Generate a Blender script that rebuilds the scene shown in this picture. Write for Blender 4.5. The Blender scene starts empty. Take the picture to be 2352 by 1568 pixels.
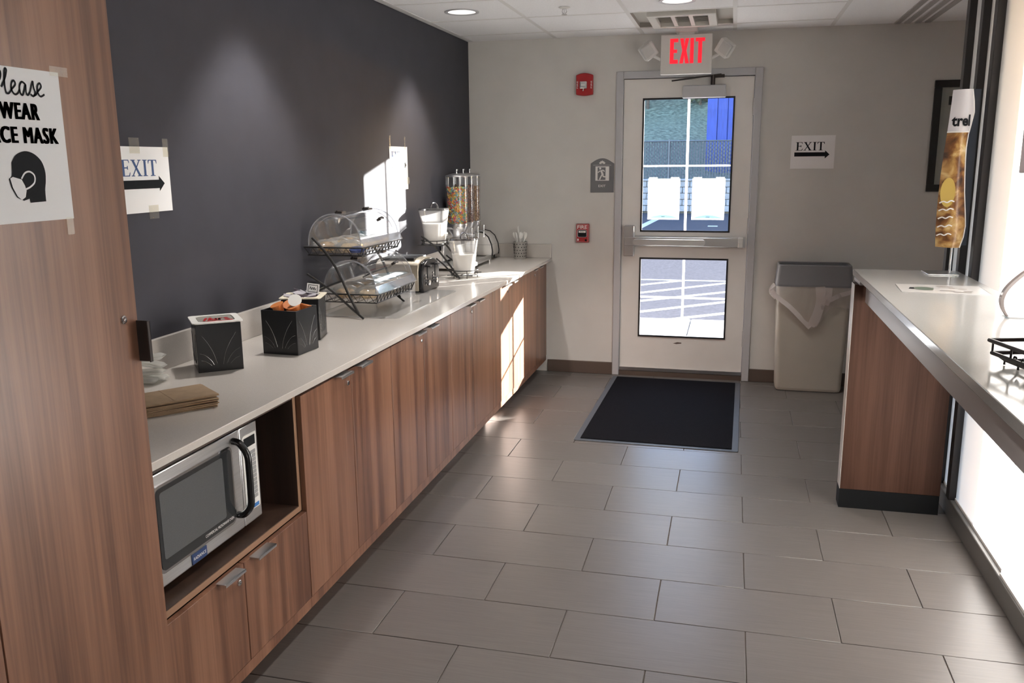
import bpy, math, random
from mathutils import Vector, Matrix, Euler
random.seed(7)
PI = math.pi
S = bpy.context.scene
COL = S.collection

# ------------------------------------------------------------------ camera
cd = bpy.data.cameras.new('camera')
cam = bpy.data.objects.new('camera', cd)
COL.objects.link(cam)
cam.location = (1.11600799, -4.56608599, 1.55184458)
cam.rotation_euler = (1.36493054, 0.0081946, 0.2482291)
cd.sensor_width = 36.0
cd.lens = 1970.31539 / 2352 * 36.0
cd.clip_start = 0.05
cd.clip_end = 500
S.camera = cam

# ------------------------------------------------------------------ sky, sun, exposure
W = bpy.data.worlds.new('sky')
S.world = W
W.use_nodes = True
nt = W.node_tree
nt.nodes.clear()
sky = nt.nodes.new('ShaderNodeTexSky')
sky.sky_type = 'NISHITA'
sky.sun_disc = False
sky.sun_elevation = math.radians(10.2)
sky.sun_rotation = math.radians(43.6)
sky.altitude = 100
sky.air_density = 1.0
sky.dust_density = 1.0
sky.ozone_density = 1.5
bg = nt.nodes.new('ShaderNodeBackground')
bg.inputs['Strength'].default_value = 0.85
wo = nt.nodes.new('ShaderNodeOutputWorld')
tint = nt.nodes.new('ShaderNodeVectorMath')
tint.operation = 'MULTIPLY'
tint.inputs[1].default_value = (.98, .96, 1.12)
nt.links.new(sky.outputs[0], tint.inputs[0])
nt.links.new(tint.outputs[0], bg.inputs['Color'])
nt.links.new(bg.outputs[0], wo.inputs['Surface'])
sd = bpy.data.lights.new('sun', 'SUN')
sd.energy = 46.0
sd.angle = math.radians(0.6)
sd.color = (1.0, 0.95, 0.90)
sun = bpy.data.objects.new('sun', sd)
COL.objects.link(sun)
sun.rotation_euler = Vector((-1.0, -1.05, -0.26)).to_track_quat('-Z', 'Y').to_euler()
S.view_settings.view_transform = 'Standard'
S.view_settings.look = 'None'
S.view_settings.exposure = 0.95
S.view_settings.gamma = 1.0
S.view_settings.use_curve_mapping = False
DOWNLIGHT_W = 38.0

# ------------------------------------------------------------------ materials
MATS = {}


def new_mat(name):
    m = bpy.data.materials.new(name)
    m.use_nodes = True
    m.node_tree.nodes.clear()
    return m, m.node_tree.nodes, m.node_tree.links


def M(name, col, rough=0.5, metal=0.0, noise=0.0, nscale=40.0, bump=0.0, bscale=200.0, spec=0.5, stretch=(1, 1, 1), emit=None, es=0, coat=0, var=0.0):
    if name in MATS:
        return MATS[name]
    m, N, L = new_mat(name)
    b = N.new('ShaderNodeBsdfPrincipled')
    o = N.new('ShaderNodeOutputMaterial')
    L.new(b.outputs[0], o.inputs[0])
    b.inputs['Base Color'].default_value = (*col, 1)
    b.inputs['Roughness'].default_value = rough
    b.inputs['Metallic'].default_value = metal
    b.inputs['Specular IOR Level'].default_value = spec
    b.inputs['Coat Weight'].default_value = coat
    if emit:
        b.inputs['Emission Color'].default_value = (*emit, 1)
        b.inputs['Emission Strength'].default_value = es
    tc = N.new('ShaderNodeTexCoord')
    mp = N.new('ShaderNodeMapping')
    mp.inputs['Scale'].default_value = stretch
    L.new(tc.outputs['Object'], mp.inputs[0])
    if noise or var:
        n = N.new('ShaderNodeTexNoise')
        n.inputs['Scale'].default_value = nscale
        n.inputs['Detail'].default_value = 4
        L.new(mp.outputs[0], n.inputs['Vector'])
        r = N.new('ShaderNodeValToRGB')
        lo, hi = 1 - noise, 1 + noise
        r.color_ramp.elements[0].position = .3
        r.color_ramp.elements[1].position = .7
        r.color_ramp.elements[0].color = (*[max(0, c * lo) for c in col], 1)
        r.color_ramp.elements[1].color = (*[min(1, c * hi) for c in col], 1)
        L.new(n.outputs['Fac'], r.inputs[0])
        src = r.outputs[0]
        if var:
            oi = N.new('ShaderNodeObjectInfo')
            mr = N.new('ShaderNodeMapRange')
            mr.inputs['To Min'].default_value = 1 - var
            mr.inputs['To Max'].default_value = 1 + var
            L.new(oi.outputs['Random'], mr.inputs['Value'])
            mx = N.new('ShaderNodeVectorMath')
            mx.operation = 'SCALE'
            L.new(src, mx.inputs[0])
            L.new(mr.outputs[0], mx.inputs['Scale'])
            src = mx.outputs[0]
        L.new(src, b.inputs['Base Color'])
    if bump:
        n2 = N.new('ShaderNodeTexNoise')
        n2.inputs['Scale'].default_value = bscale
        n2.inputs['Detail'].default_value = 3
        L.new(mp.outputs[0], n2.inputs['Vector'])
        bp = N.new('ShaderNodeBump')
        bp.inputs['Strength'].default_value = bump
        bp.inputs['Distance'].default_value = 0.002
        L.new(n2.outputs['Fac'], bp.inputs['Height'])
        L.new(bp.outputs[0], b.inputs['Normal'])
    MATS[name] = m
    return m


def wood_mat(name, dark, mid, light, rough=0.35, spec=.6):
    m, N, L = new_mat(name)
    b = N.new('ShaderNodeBsdfPrincipled')
    o = N.new('ShaderNodeOutputMaterial')
    L.new(b.outputs[0], o.inputs[0])
    b.inputs['Roughness'].default_value = rough
    b.inputs['Specular IOR Level'].default_value = spec
    tc = N.new('ShaderNodeTexCoord')
    oi = N.new('ShaderNodeObjectInfo')
    mul = N.new('ShaderNodeVectorMath')
    mul.operation = 'SCALE'
    mul.inputs[0].default_value = (3.1, 7.7, 1.3)
    L.new(oi.outputs['Random'], mul.inputs['Scale'])
    add = N.new('ShaderNodeVectorMath')
    L.new(tc.outputs['Object'], add.inputs[0])
    L.new(mul.outputs[0], add.inputs[1])
    mp = N.new('ShaderNodeMapping')
    mp.inputs['Scale'].default_value = (17, 17, 0.55)
    L.new(add.outputs[0], mp.inputs[0])
    n = N.new('ShaderNodeTexNoise')
    n.inputs['Scale'].default_value = 1.0
    n.inputs['Detail'].default_value = 3
    n.inputs['Distortion'].default_value = .3
    L.new(mp.outputs[0], n.inputs['Vector'])
    mp2 = N.new('ShaderNodeMapping')
    mp2.inputs['Scale'].default_value = (150, 150, 3.5)
    L.new(add.outputs[0], mp2.inputs[0])
    n2 = N.new('ShaderNodeTexNoise')
    n2.inputs['Scale'].default_value = 1.0
    n2.inputs['Detail'].default_value = 3
    L.new(mp2.outputs[0], n2.inputs['Vector'])
    mx = N.new('ShaderNodeMath')
    mx.operation = 'MULTIPLY_ADD'
    mx.inputs[1].default_value = 0.28
    L.new(n2.outputs['Fac'], mx.inputs[0])
    sc = N.new('ShaderNodeMath')
    sc.operation = 'MULTIPLY'
    sc.inputs[1].default_value = 0.74
    L.new(n.outputs['Fac'], sc.inputs[0])
    L.new(sc.outputs[0], mx.inputs[2])
    r = N.new('ShaderNodeValToRGB')
    e = r.color_ramp.elements
    e[0].position = .36
    e[0].color = (*dark, 1)
    e[1].position = .66
    e[1].color = (*light, 1)
    k = e.new(.5)
    k.color = (*mid, 1)
    L.new(mx.outputs[0], r.inputs[0])
    L.new(r.outputs[0], b.inputs['Base Color'])
    MATS[name] = m
    return m


def clear_mat(name, tint=(1, 1, 1), refl=0.10, rough=0.02, haze=0.0, hazecol=(.9, .9, .9), edge=0.35):
    """thin clear sheet: passes light straight through, mirrors a little, more at the rim"""
    m, N, L = new_mat(name)
    o = N.new('ShaderNodeOutputMaterial')
    t = N.new('ShaderNodeBsdfTransparent')
    t.inputs[0].default_value = (*tint, 1)
    g = N.new('ShaderNodeBsdfGlossy')
    g.inputs['Roughness'].default_value = rough
    g.inputs[0].default_value = (.95, .95, .95, 1)
    lw = N.new('ShaderNodeLayerWeight')
    lw.inputs[0].default_value = edge
    mr = N.new('ShaderNodeMapRange')
    mr.inputs['To Min'].default_value = refl * .35
    mr.inputs['To Max'].default_value = min(.9, refl * 4)
    L.new(lw.outputs['Facing'], mr.inputs[0])
    x = N.new('ShaderNodeMixShader')
    L.new(mr.outputs[0], x.inputs[0])
    L.new(t.outputs[0], x.inputs[1])
    L.new(g.outputs[0], x.inputs[2])
    out = x
    if haze:
        tr = N.new('ShaderNodeBsdfTranslucent')
        tr.inputs[0].default_value = (*hazecol, 1)
        df = N.new('ShaderNodeBsdfDiffuse')
        df.inputs[0].default_value = (*hazecol, 1)
        a = N.new('ShaderNodeMixShader')
        a.inputs[0].default_value = .5
        L.new(tr.outputs[0], a.inputs[1])
        L.new(df.outputs[0], a.inputs[2])
        y = N.new('ShaderNodeMixShader')
        y.inputs[0].default_value = haze
        L.new(x.outputs[0], y.inputs[1])
        L.new(a.outputs[0], y.inputs[2])
        out = y
    L.new(out.outputs[0], o.inputs[0])
    MATS[name] = m
    return m


def cloth_mat(name, col, trans=0.6, rough=.9):
    """translucent white sheet (paper, roller shade)"""
    m, N, L = new_mat(name)
    o = N.new('ShaderNodeOutputMaterial')
    tr = N.new('ShaderNodeBsdfTranslucent')
    tr.inputs[0].default_value = (*col, 1)
    df = N.new('ShaderNodeBsdfDiffuse')
    df.inputs[0].default_value = (*col, 1)
    a = N.new('ShaderNodeMixShader')
    a.inputs[0].default_value = 1 - trans
    L.new(tr.outputs[0], a.inputs[1])
    L.new(df.outputs[0], a.inputs[2])
    L.new(a.outputs[0], o.inputs[0])
    MATS[name] = m
    return m


def tile_mat(name, c1, c2, rough):
    m, N, L = new_mat(name)
    b = N.new('ShaderNodeBsdfPrincipled')
    o = N.new('ShaderNodeOutputMaterial')
    L.new(b.outputs[0], o.inputs[0])
    b.inputs['Roughness'].default_value = rough
    tc = N.new('ShaderNodeTexCoord')
    mp = N.new('ShaderNodeMapping')
    mp.inputs['Scale'].default_value = (6, 150, 150)
    L.new(tc.outputs['Object'], mp.inputs[0])
    n = N.new('ShaderNodeTexNoise')
    n.inputs['Scale'].default_value = 1
    n.inputs['Detail'].default_value = 4
    L.new(mp.outputs[0], n.inputs['Vector'])
    r = N.new('ShaderNodeValToRGB')
    r.color_ramp.elements[0].color = (*c1, 1)
    r.color_ramp.elements[1].color = (*c2, 1)
    r.color_ramp.elements[0].position = .25
    r.color_ramp.elements[1].position = .75
    L.new(n.outputs['Fac'], r.inputs[0])
    oi = N.new('ShaderNodeObjectInfo')
    mr = N.new('ShaderNodeMapRange')
    mr.inputs['To Min'].default_value = .95
    mr.inputs['To Max'].default_value = 1.05
    L.new(oi.outputs['Random'], mr.inputs['Value'])
    v = N.new('ShaderNodeVectorMath')
    v.operation = 'SCALE'
    L.new(r.outputs[0], v.inputs[0])
    L.new(mr.outputs[0], v.inputs['Scale'])
    L.new(v.outputs[0], b.inputs['Base Color'])
    MATS[name] = m
    return m


m_wall_dark = M('charcoal_paint', (.053, .053, .064), .6, spec=.15, noise=.06, nscale=6, bump=.15, bscale=400)
m_wall = M('taupe_paint', (.66, .64, .61), .7, spec=.3, noise=.03, nscale=5, bump=.12, bscale=400)
m_ceil = M('ceiling_tile_white', (.88, .88, .89), .9, spec=.2, noise=.035, nscale=120, bump=.3, bscale=250)
m_grid = M('ceiling_grid_white', (.74, .73, .72), .6)
m_tile = tile_mat('porcelain_tile', (.098, .087, .080), (.130, .116, .107), .34)
m_grout = M('grout', (.085, .07, .06), .8)
m_base = M('brown_vinyl_base', (.105, .075, .060), .5)
m_wood = wood_mat('walnut_laminate', (.095, .041, .025), (.180, .084, .050), (.265, .132, .080), .30)
m_wood_shaded = wood_mat('walnut_laminate_inner_shade', (.026, .013, .008), (.042, .021, .013), (.06, .030, .019), .5)  # walnut darkened so the colour itself carries the niche's inner shade
m_edge = M('walnut_edge_band', (.27, .155, .095), .4)
m_quartz = M('quartz', (.52, .485, .45), .16, noise=.05, nscale=380)
m_quartz_w = M('quartz_grey', (.40, .39, .375), .13, noise=.05, nscale=380)
m_steel = M('brushed_steel', (.80, .80, .80), .30, 1.0, noise=.06, nscale=8, stretch=(1, 1, 30))
m_chrome = M('chrome', (.75, .75, .76), .12, 1.0)
m_alu = M('satin_aluminium', (.55, .55, .56), .35, 1.0)
m_dkmetal = M('dark_bronze', (.045, .038, .036), .35, .6)
m_black = M('black_gloss_plastic', (.012, .012, .013), .18)
m_black_s = M('black_satin', (.014, .014, .015), .42)
m_blackm = M('black_wire', (.018, .017, .016), .4)
m_rubber = M('mat_rubber', (.06, .068, .082), .5)
m_carpet = M('mat_carpet', (.0075, .0075, .0095), .95, spec=.05, noise=.5, nscale=300, bump=1.0, bscale=500)
m_white = M('white_plastic', (.74, .73, .70), .4)
m_cream = M('cream_plastic', (.78, .72, .58), .4)
m_paper = M('white_paper', (.80, .80, .80), .8)
m_paperg = M('grey_white_paper', (.74, .75, .77), .8)
m_tape = clear_mat('clear_tape', (.97, .96, .92), .06, .3, haze=.06, hazecol=(.82, .82, .84))
m_ink = M('black_ink', (.016, .017, .020), .7, spec=.1)
m_inkblue = M('blue_grey_ink', (.075, .12, .25), .7, spec=.1)
m_red = M('fire_red', (.42, .018, .022), .35)
m_redlit = M('exit_letter_red', (.60, .012, .02), .5, emit=(1, .012, .03), es=.55)
m_whiteink = M('white_ink', (.82, .80, .78), .6)
m_doorpaint = M('door_paint', (.80, .775, .745), .42, noise=.02, nscale=8)
m_framepaint = M('frame_grey', (.52, .52, .54), .40)
m_plaque = M('plaque_grey', (.17, .17, .18), .45)
m_pane = clear_mat('window_glass', (.97, .985, .98), .07, .0)
m_acrylic = clear_mat('clear_acrylic', (.965, .97, .975), .12, .03, haze=.03, hazecol=(.8, .8, .85))
m_frost = clear_mat('frosted_polycarbonate', (.96, .96, .96), .10, .10, haze=.22, hazecol=(.9, .9, .9))
m_liner = clear_mat('clear_bag_film', (.98, .97, .97), .12, .15, haze=.24, hazecol=(.86, .80, .79))
m_fold = clear_mat('bag_film_fold', (.97, .96, .96), .18, .2, haze=.48, hazecol=(.92, .86, .85))
m_wrap = clear_mat('plastic_wrap', (.97, .97, .96), .14, .08, haze=.25, hazecol=(.85, .85, .82))
m_milk = M('milk', (.80, .78, .74), .35)
m_shade = cloth_mat('shade_fabric', (.52, .51, .515), .75)
m_sheet = cloth_mat('backlit_paper', (.92, .92, .92), .6)
m_munt = cloth_mat('muntin_white', (.90, .90, .90), .5)
m_asph = M('asphalt', (.082, .080, .088), 1.0, spec=0, noise=.18, nscale=30, bump=.4, bscale=60)
m_paint = M('road_paint', (.5, .5, .48), .9, spec=0)
m_conc = M('sidewalk_concrete', (.55, .53, .50), 1.0, spec=0, noise=.08, nscale=12)
m_block = M('concrete_block', (.34, .33, .33), .9, noise=.12, nscale=14, bump=.5, bscale=40, var=.08)
m_grass = M('rough_grass', (.14, .165, .11), .95, noise=.55, nscale=7, bump=.8, bscale=20)
m_fence = M('fence_wire', (.16, .17, .18), .5, .5)
m_slat = M('fence_slat', (.13, .135, .14), .7)
m_blue = M('blue_metal_panel', (.022, .055, .30), .5, noise=.25, nscale=5, stretch=(6, 6, .4), var=.10)
m_leaf = M('leaf_green', (.10, .11, .062), .9, noise=.6, nscale=1.2)
m_bark = M('bark', (.13, .10, .075), .95, noise=.3, nscale=10)
m_bin = M('beige_bin', (.44, .405, .35), .5, noise=.03, nscale=6)
m_bincol = M('grey_bin_collar', (.20, .20, .215), .5)
m_kraft = M('kraft_paper', (.30, .205, .125), .85, noise=.12, nscale=25)
m_orange = M('orange_lid', (.60, .20, .055), .4)
m_sidegrey = M('apron_grey', (.36, .345, .34), .35)
m_frameblk = M('frame_black', (.012, .011, .011), .4)
m_mull = M('mullion_bronze', (.030, .026, .026), .45, .3)
m_green = M('display_green', (.01, .013, .016), .2)
m_btn = M('button_grey', (.30, .30, .30), .5)
m_bluebtn = M('button_blue', (.03, .15, .42), .5)
m_redbtn = M('button_red', (.5, .02, .05), .5)
m_badge = M('badge_blue', (.02, .045, .13), .35)
m_dkglass = M('oven_window', (.030, .032, .034), .10, coat=.5)
m_led = M('lamp_reflector', (.85, .84, .82), .25, emit=(1, .95, .9), es=.35)
m_bread = M('bread', (.48, .29, .12), .7, noise=.45, nscale=30)
m_bread2 = M('pastry_light', (.62, .45, .25), .7, noise=.4, nscale=40)
m_bluewrap = M('blue_wrapper', (.03, .05, .16), .4)


# ------------------------------------------------------------------ geometry helper
class G:
    def __init__(self):
        self.v, self.f, self.m = [], [], []

    def add(self, vs, fs, m=0):
        o = len(self.v)
        self.v += [tuple(p) for p in vs]
        for q in fs:
            self.f.append(tuple(i + o for i in q))
            self.m.append(m)
        return self

    def box(self, x0, x1, y0, y1, z0, z1, m=0):
        if x0 > x1: x0, x1 = x1, x0
        if y0 > y1: y0, y1 = y1, y0
        if z0 > z1: z0, z1 = z1, z0
        vs = [(x0, y0, z0), (x1, y0, z0), (x1, y1, z0), (x0, y1, z0), (x0, y0, z1), (x1, y0, z1), (x1, y1, z1), (x0, y1, z1)]
        return self.add(vs, [(0, 3, 2, 1), (4, 5, 6, 7), (0, 1, 5, 4), (1, 2, 6, 5), (2, 3, 7, 6), (3, 0, 4, 7)], m)

    def obox(self, c, s, rot=(0, 0, 0), m=0):
        R = Euler(rot).to_matrix()
        g = G().box(-s[0] / 2, s[0] / 2, -s[1] / 2, s[1] / 2, -s[2] / 2, s[2] / 2)
        return self.add([R @ Vector(p) + Vector(c) for p in g.v], g.f, m)

    def cyl(self, p0, p1, r0, r1=None, n=16, m=0, caps=True):
        p0, p1 = Vector(p0), Vector(p1)
        r1 = r0 if r1 is None else r1
        d = (p1 - p0).normalized()
        a = d.orthogonal().normalized()
        b = d.cross(a)
        vs = []
        for p, r in ((p0, r0), (p1, r1)):
            for i in range(n):
                t = 2 * PI * i / n
                vs.append(p + a * (r * math.cos(t)) + b * (r * math.sin(t)))
        fs = [(i, (i + 1) % n, n + (i + 1) % n, n + i) for i in range(n)]
        if caps:
            fs += [tuple(reversed(range(n))), tuple(range(n, 2 * n))]
        return self.add(vs, fs, m)

    def tube(self, pts, r, n=8, closed=False, m=0):
        P = [Vector(p) for p in pts]
        k = len(P)
        vs, fs = [], []
        prev = None
        for i in range(k):
            if closed:
                d = (P[(i + 1) % k] - P[i - 1])
            else:
                d = P[min(i + 1, k - 1)] - P[max(i - 1, 0)]
            d.normalize()
            if prev is None:
                a = d.orthogonal().normalized()
            else:
                a = prev - d * prev.dot(d)
                if a.length < 1e-6: a = d.orthogonal()
                a.normalize()
            prev = a
            b = d.cross(a)
            for j in range(n):
                t = 2 * PI * j / n
                vs.append(P[i] + a * (r * math.cos(t)) + b * (r * math.sin(t)))
        for i in range(k if closed else k - 1):
            for j in range(n):
                i2 = (i + 1) % k
                fs.append((i * n + j, i * n + (j + 1) % n, i2 * n + (j + 1) % n, i2 * n + j))
        if not closed:
            fs += [tuple(reversed(range(n))), tuple(range((k - 1) * n, k * n))]
        return self.add(vs, fs, m)

    def lathe(self, prof, n=24, c=(0, 0, 0), m=0, sx=1, sy=1, caps=True):
        vs, fs = [], []
        for r, z in prof:
            for j in range(n):
                t = 2 * PI * j / n
                vs.append((c[0] + sx * r * math.cos(t), c[1] + sy * r * math.sin(t), c[2] + z))
        for i in range(len(prof) - 1):
            for j in range(n):
                fs.append((i * n + j, i * n + (j + 1) % n, (i + 1) * n + (j + 1) % n, (i + 1) * n + j))
        if caps and prof[0][0] > 1e-5: fs.append(tuple(reversed(range(n))))
        if caps and prof[-1][0] > 1e-5: fs.append(tuple(range((len(prof) - 1) * n, len(prof) * n)))
        return self.add(vs, fs, m)

    def prism(self, poly, mp, t0, t1, m=0):
        """poly: 2-D outline; mp(u, v, t) -> 3-D point"""
        n = len(poly)
        vs = [mp(u, v, t0) for u, v in poly] + [mp(u, v, t1) for u, v in poly]
        fs = [tuple(reversed(range(n))), tuple(range(n, 2 * n))]
        fs += [(i, (i + 1) % n, n + (i + 1) % n, n + i) for i in range(n)]
        return self.add(vs, fs, m)

    def poly(self, pts, m=0):
        return self.add(pts, [tuple(range(len(pts)))], m)

    def grid(self, rows, m=0):
        k = len(rows[0])
        vs = [p for r in rows for p in r]
        fs = [(i * k + j, i * k + j + 1, (i + 1) * k + j + 1, (i + 1) * k + j) for i in range(len(rows) - 1) for j in range(k - 1)]
        return self.add(vs, fs, m)

    def xf(self, mat):
        self.v = [tuple(mat @ Vector(p)) for p in self.v]
        return self


def mesh_of(name, g, mats, smooth=False):
    me = bpy.data.meshes.new(name)
    me.from_pydata(g.v, [], g.f)
    if not isinstance(mats, (list, tuple)): mats = [mats]
    for m in mats: me.materials.append(m)
    if len(mats) > 1:
        me.polygons.foreach_set('material_index', g.m)
    me.update()
    import bmesh
    bm = bmesh.new()
    bm.from_mesh(me)
    if smooth != 'open':
        bmesh.ops.recalc_face_normals(bm, faces=bm.faces)
    bm.to_mesh(me)
    bm.free()
    if smooth:
        me.shade_smooth()
        me.set_sharp_from_angle(angle=math.radians(38))
    return me


def obj(name, g, mats, parent=None, bevel=0.0, smooth=False, loc=None, rot=None, seg=2):
    me = g if isinstance(g, bpy.types.Mesh) else mesh_of(name, g, mats, smooth or bevel > 0)
    o = bpy.data.objects.new(name, me)
    COL.objects.link(o)
    if parent: o.parent = parent
    if loc: o.location = loc
    if rot: o.rotation_euler = rot
    if bevel:
        b = o.modifiers.new('bevel', 'BEVEL')
        b.width = bevel
        b.segments = seg
        b.limit_method = 'ANGLE'
        b.angle_limit = math.radians(40)
    return o


def tag(o, label, cat, group=None):
    o['label'] = label
    o['category'] = cat
    if group: o['group'] = group
    return o


def thing(name, label, cat, loc=(0, 0, 0), rotz=0.0, group=None, rot=None):
    o = bpy.data.objects.new(name, None)
    COL.objects.link(o)
    o.empty_display_size = .05
    o.location = loc
    o.rotation_euler = rot if rot else (0, 0, rotz)
    return tag(o, label, cat, group)


def struct(name, g=None, mats=None, **k):
    if g is None:
        o = bpy.data.objects.new(name, None)
        COL.objects.link(o)
    else:
        o = obj(name, g, mats, **k)
    o['kind'] = 'structure'
    return o


def stuff(o):
    o['kind'] = 'stuff'
    return o


def copy_tree(o, parent=None):
    c = o.copy()
    COL.objects.link(c)
    c.parent = parent
    for ch in list(o.children): copy_tree(ch, c)
    return c


def text_geo(body, width, height, bold=0.0, space=1.0):
    cu = bpy.data.curves.new('t', 'FONT')
    cu.body = body
    cu.size = 1
    cu.offset = bold
    cu.space_character = space
    cu.resolution_u = 3
    to = bpy.data.objects.new('t', cu)
    COL.objects.link(to)
    dg = bpy.context.evaluated_depsgraph_get()
    me = bpy.data.meshes.new_from_object(to.evaluated_get(dg))
    vs = [v.co.copy() for v in me.vertices]
    fs = [tuple(p.vertices) for p in me.polygons]
    bpy.data.objects.remove(to)
    bpy.data.meshes.remove(me)
    bpy.data.curves.remove(cu)
    x0 = min(v.x for v in vs); x1 = max(v.x for v in vs)
    y0 = min(v.y for v in vs); y1 = max(v.y for v in vs)
    k = height / (y1 - y0)
    kx = width / (x1 - x0) if width else k
    return [((v.x - x0) * kx, (v.y - y0) * k) for v in vs], fs


def put_text(body, org, U, V, width, height, mat, parent, bold=0.0, name='lettering', thick=0.0):
    vs, fs = text_geo(body, width, height, bold, 1.16 if thick else 1.0)
    org, U, V = Vector(org), Vector(U), Vector(V)
    g = G()
    for du, dv in ([(0, 0)] if not thick else [(i * thick / 3, j * thick * .22) for i in range(-3, 4) for j in (-1, 1)]):
        g.add([org + U * (a + du) + V * (b + dv) for a, b in vs], fs)
    return obj(name, g, mat, parent, smooth='open')


def catmull(P, k=6):
    out = []
    n = len(P)
    for i in range(n - 1):
        p0 = P[max(i - 1, 0)]; p1 = P[i]; p2 = P[i + 1]; p3 = P[min(i + 2, n - 1)]
        for s in range(k):
            t = s / k
            out.append(tuple(.5 * ((2 * b) + (-a + c) * t + (2 * a - 5 * b + 4 * c - d) * t * t + (-a + 3 * b - 3 * c + d) * t ** 3) for a, b, c, d in zip(p0, p1, p2, p3)))
    out.append(tuple(P[-1]))
    return out


def ribbon(g, pts, w, mp, m=0, k=6):
    P = catmull(pts, k)
    rows = []
    for i, p in enumerate(P):
        a = P[max(i - 1, 0)]; b = P[min(i + 1, len(P) - 1)]
        dx, dy = b[0] - a[0], b[1] - a[1]
        l = math.hypot(dx, dy) or 1
        nx, ny = -dy / l * w / 2, dx / l * w / 2
        rows.append([mp(p[0] + nx, p[1] + ny), mp(p[0] - nx, p[1] - ny)])
    g.grid(rows, m)
    return g


def rrect(x0, x1, y0, y1, r, n=4):
    out = []
    for cx, cy, a in ((x1 - r, y1 - r, 0), (x0 + r, y1 - r, 90), (x0 + r, y0 + r, 180), (x1 - r, y0 + r, 270)):
        for i in range(n + 1):
            t = math.radians(a + 90 * i / n)
            out.append((cx + r * math.cos(t), cy + r * math.sin(t)))
    return out


XW = -0.776    # dark wall
YB = 1.64      # back wall
ZC = 2.40      # ceiling
XG = 2.14      # window glass line
YF = -7.6      # wall behind the photographer
XA = 2.75      # far side of the alcove beyond the windows

# ================================================================== STRUCTURE
floor = struct('floor', G().box(XW - .12, XG + .03, YF, YB + .15, -.12, -.004).box(XG + .03, XA, -.15, YB + .15, -.12, -.004), m_grout)
TW, TH = .6096, .3048
shared = {}
for k in range(-6, 16):
    y1 = min(-TH * k, YB) - .0015
    y0 = max(-TH * (k + 1), -4.85) + .0015
    if y1 - y0 < .02: continue
    off = TH if k % 2 else 0.0
    i = -3
    while True:
        xa = off + TW * i
        i += 1
        xlim = XA if y0 > -.16 else XG - .04
        if xa > xlim: break
        x0, x1 = max(xa, XW) + .0017, min(xa + TW, xlim) - .0017
        if x1 - x0 < .03 or x1 < -.32: continue
        key = (round(x1 - x0, 4), round(y1 - y0, 4))
        if key not in shared:
            w, h = (x1 - x0) / 2, (y1 - y0) / 2
            shared[key] = mesh_of('tile', G().box(-w, w, -h, h, -.010, 0), m_tile, True)
        obj('tile', shared[key], None, floor, bevel=.0012, seg=1, loc=((x0 + x1) / 2, (y0 + y1) / 2, random.uniform(-.0004, 0)))

wl = struct('wall_left', G().box(XW - .12, XW, YF, YB + .15, 0, 2.75), m_wall_dark)
DX0, DX1, DZ = .30, 1.28, 2.16
wb = struct('wall_back', G().box(XW, DX0 + .045, YB, YB + .15, 0, 2.75).box(DX1 - .045, XA + .15, YB, YB + .15, 0, 2.75).box(DX0 + .045, DX1 - .045, YB, YB + .15, DZ - .05, 2.75), m_wall)
struct('wall_front', G().box(XW - .12, XG + .2, YF - .12, YF, 0, 2.75), m_wall)
struct('wall_alcove', G().box(XA, XA + .15, -.15, YB, 0, 2.75).box(XG + .065, XA + .15, -.15, -.02, 0, 2.75), m_wall)
struct('baseboard_back', G().box(-.19, DX0, YB - .012, YB, 0, .092).box(DX1 - .012, XA, YB - .012, YB, 0, .092), m_base, bevel=.003)

# ceiling: grid of 24 inch tiles
ceil = struct('ceiling', G().box(XW - .12, XA + .15, YF, YB + .15, 2.46, 2.60), m_ceil)
CX = [XW, -.745, -.135, .475, 1.085, 1.695, 2.08]
CY = [YB, 1.345, .732, .119, -.494, -1.107, -1.72, -2.333, -2.946, -3.559, -4.172, -4.785]
LIGHTS = [(-.44, .425), (.78, .425), (-.44, -1.414), (.78, -1.414), (-.44, -3.253), (.78, -3.253)]


def holed(w, h, cx, cy, r, z0, z1, n=32):
    g = G()
    ring, sq = [], []
    for i in range(n):
        t = 2 * PI * i / n
        c, s = math.cos(t), math.sin(t)
        ring.append((cx + r * c, cy + r * s))
        q = 1 / max(abs(c) / w, abs(s) / h)
        sq.append((q * c, q * s))
    for z, flip in ((z0, 0), (z1, 1)):
        g.add([(a, b, z) for a, b in ring] + [(a, b, z) for a, b in sq], [(i, (i + 1) % n, n + (i + 1) % n, n + i) for i in range(n)])
    g.add([(a, b, z0) for a, b in ring] + [(a, b, z1) for a, b in ring], [(i, (i + 1) % n, n + (i + 1) % n, n + i) for i in range(n)])
    return g


csh = {}
for a in range(1, 5):
    for b in range(0, 11):
        x0, x1 = CX[a] + .004, CX[a + 1] - .004
        y1, y0 = CY[b] - (.004 if b else 0), CY[b + 1] + .004
        if a == 3 and b == 1: continue            # the tile with the air grille
        mx, my = (x0 + x1) / 2, (y0 + y1) / 2
        lit = [l for l in LIGHTS if x0 < l[0] < x1 and y0 < l[1] < y1]
        w, h = (x1 - x0) / 2, (y1 - y0) / 2
        if lit:
            g = holed(w, h, lit[0][0] - mx, lit[0][1] - my, .088, .002, .016)
            obj('ceiling_tile', g, m_ceil, ceil, loc=(mx, my, ZC))
        else:
            key = (round(w, 3), round(h, 3))
            if key not in csh: csh[key] = mesh_of('ceiling_tile', G().box(-w, w, -h, h, .002, .016), m_ceil)
            obj('ceiling_tile', csh[key], None, ceil, loc=(mx, my, ZC))
for x in CX[1:6]:
    obj('grid_rail', G().box(x - .012, x + .012, -4.785, YB, ZC, ZC + .003).box(x - .002, x + .002, -4.785, YB, ZC + .003, ZC + .03), m_grid, ceil)
for y in CY[1:]:
    obj('grid_rail', G().box(XW, 1.695, y - .012, y + .012, ZC + .0005, ZC + .0035), m_grid, ceil)
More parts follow.
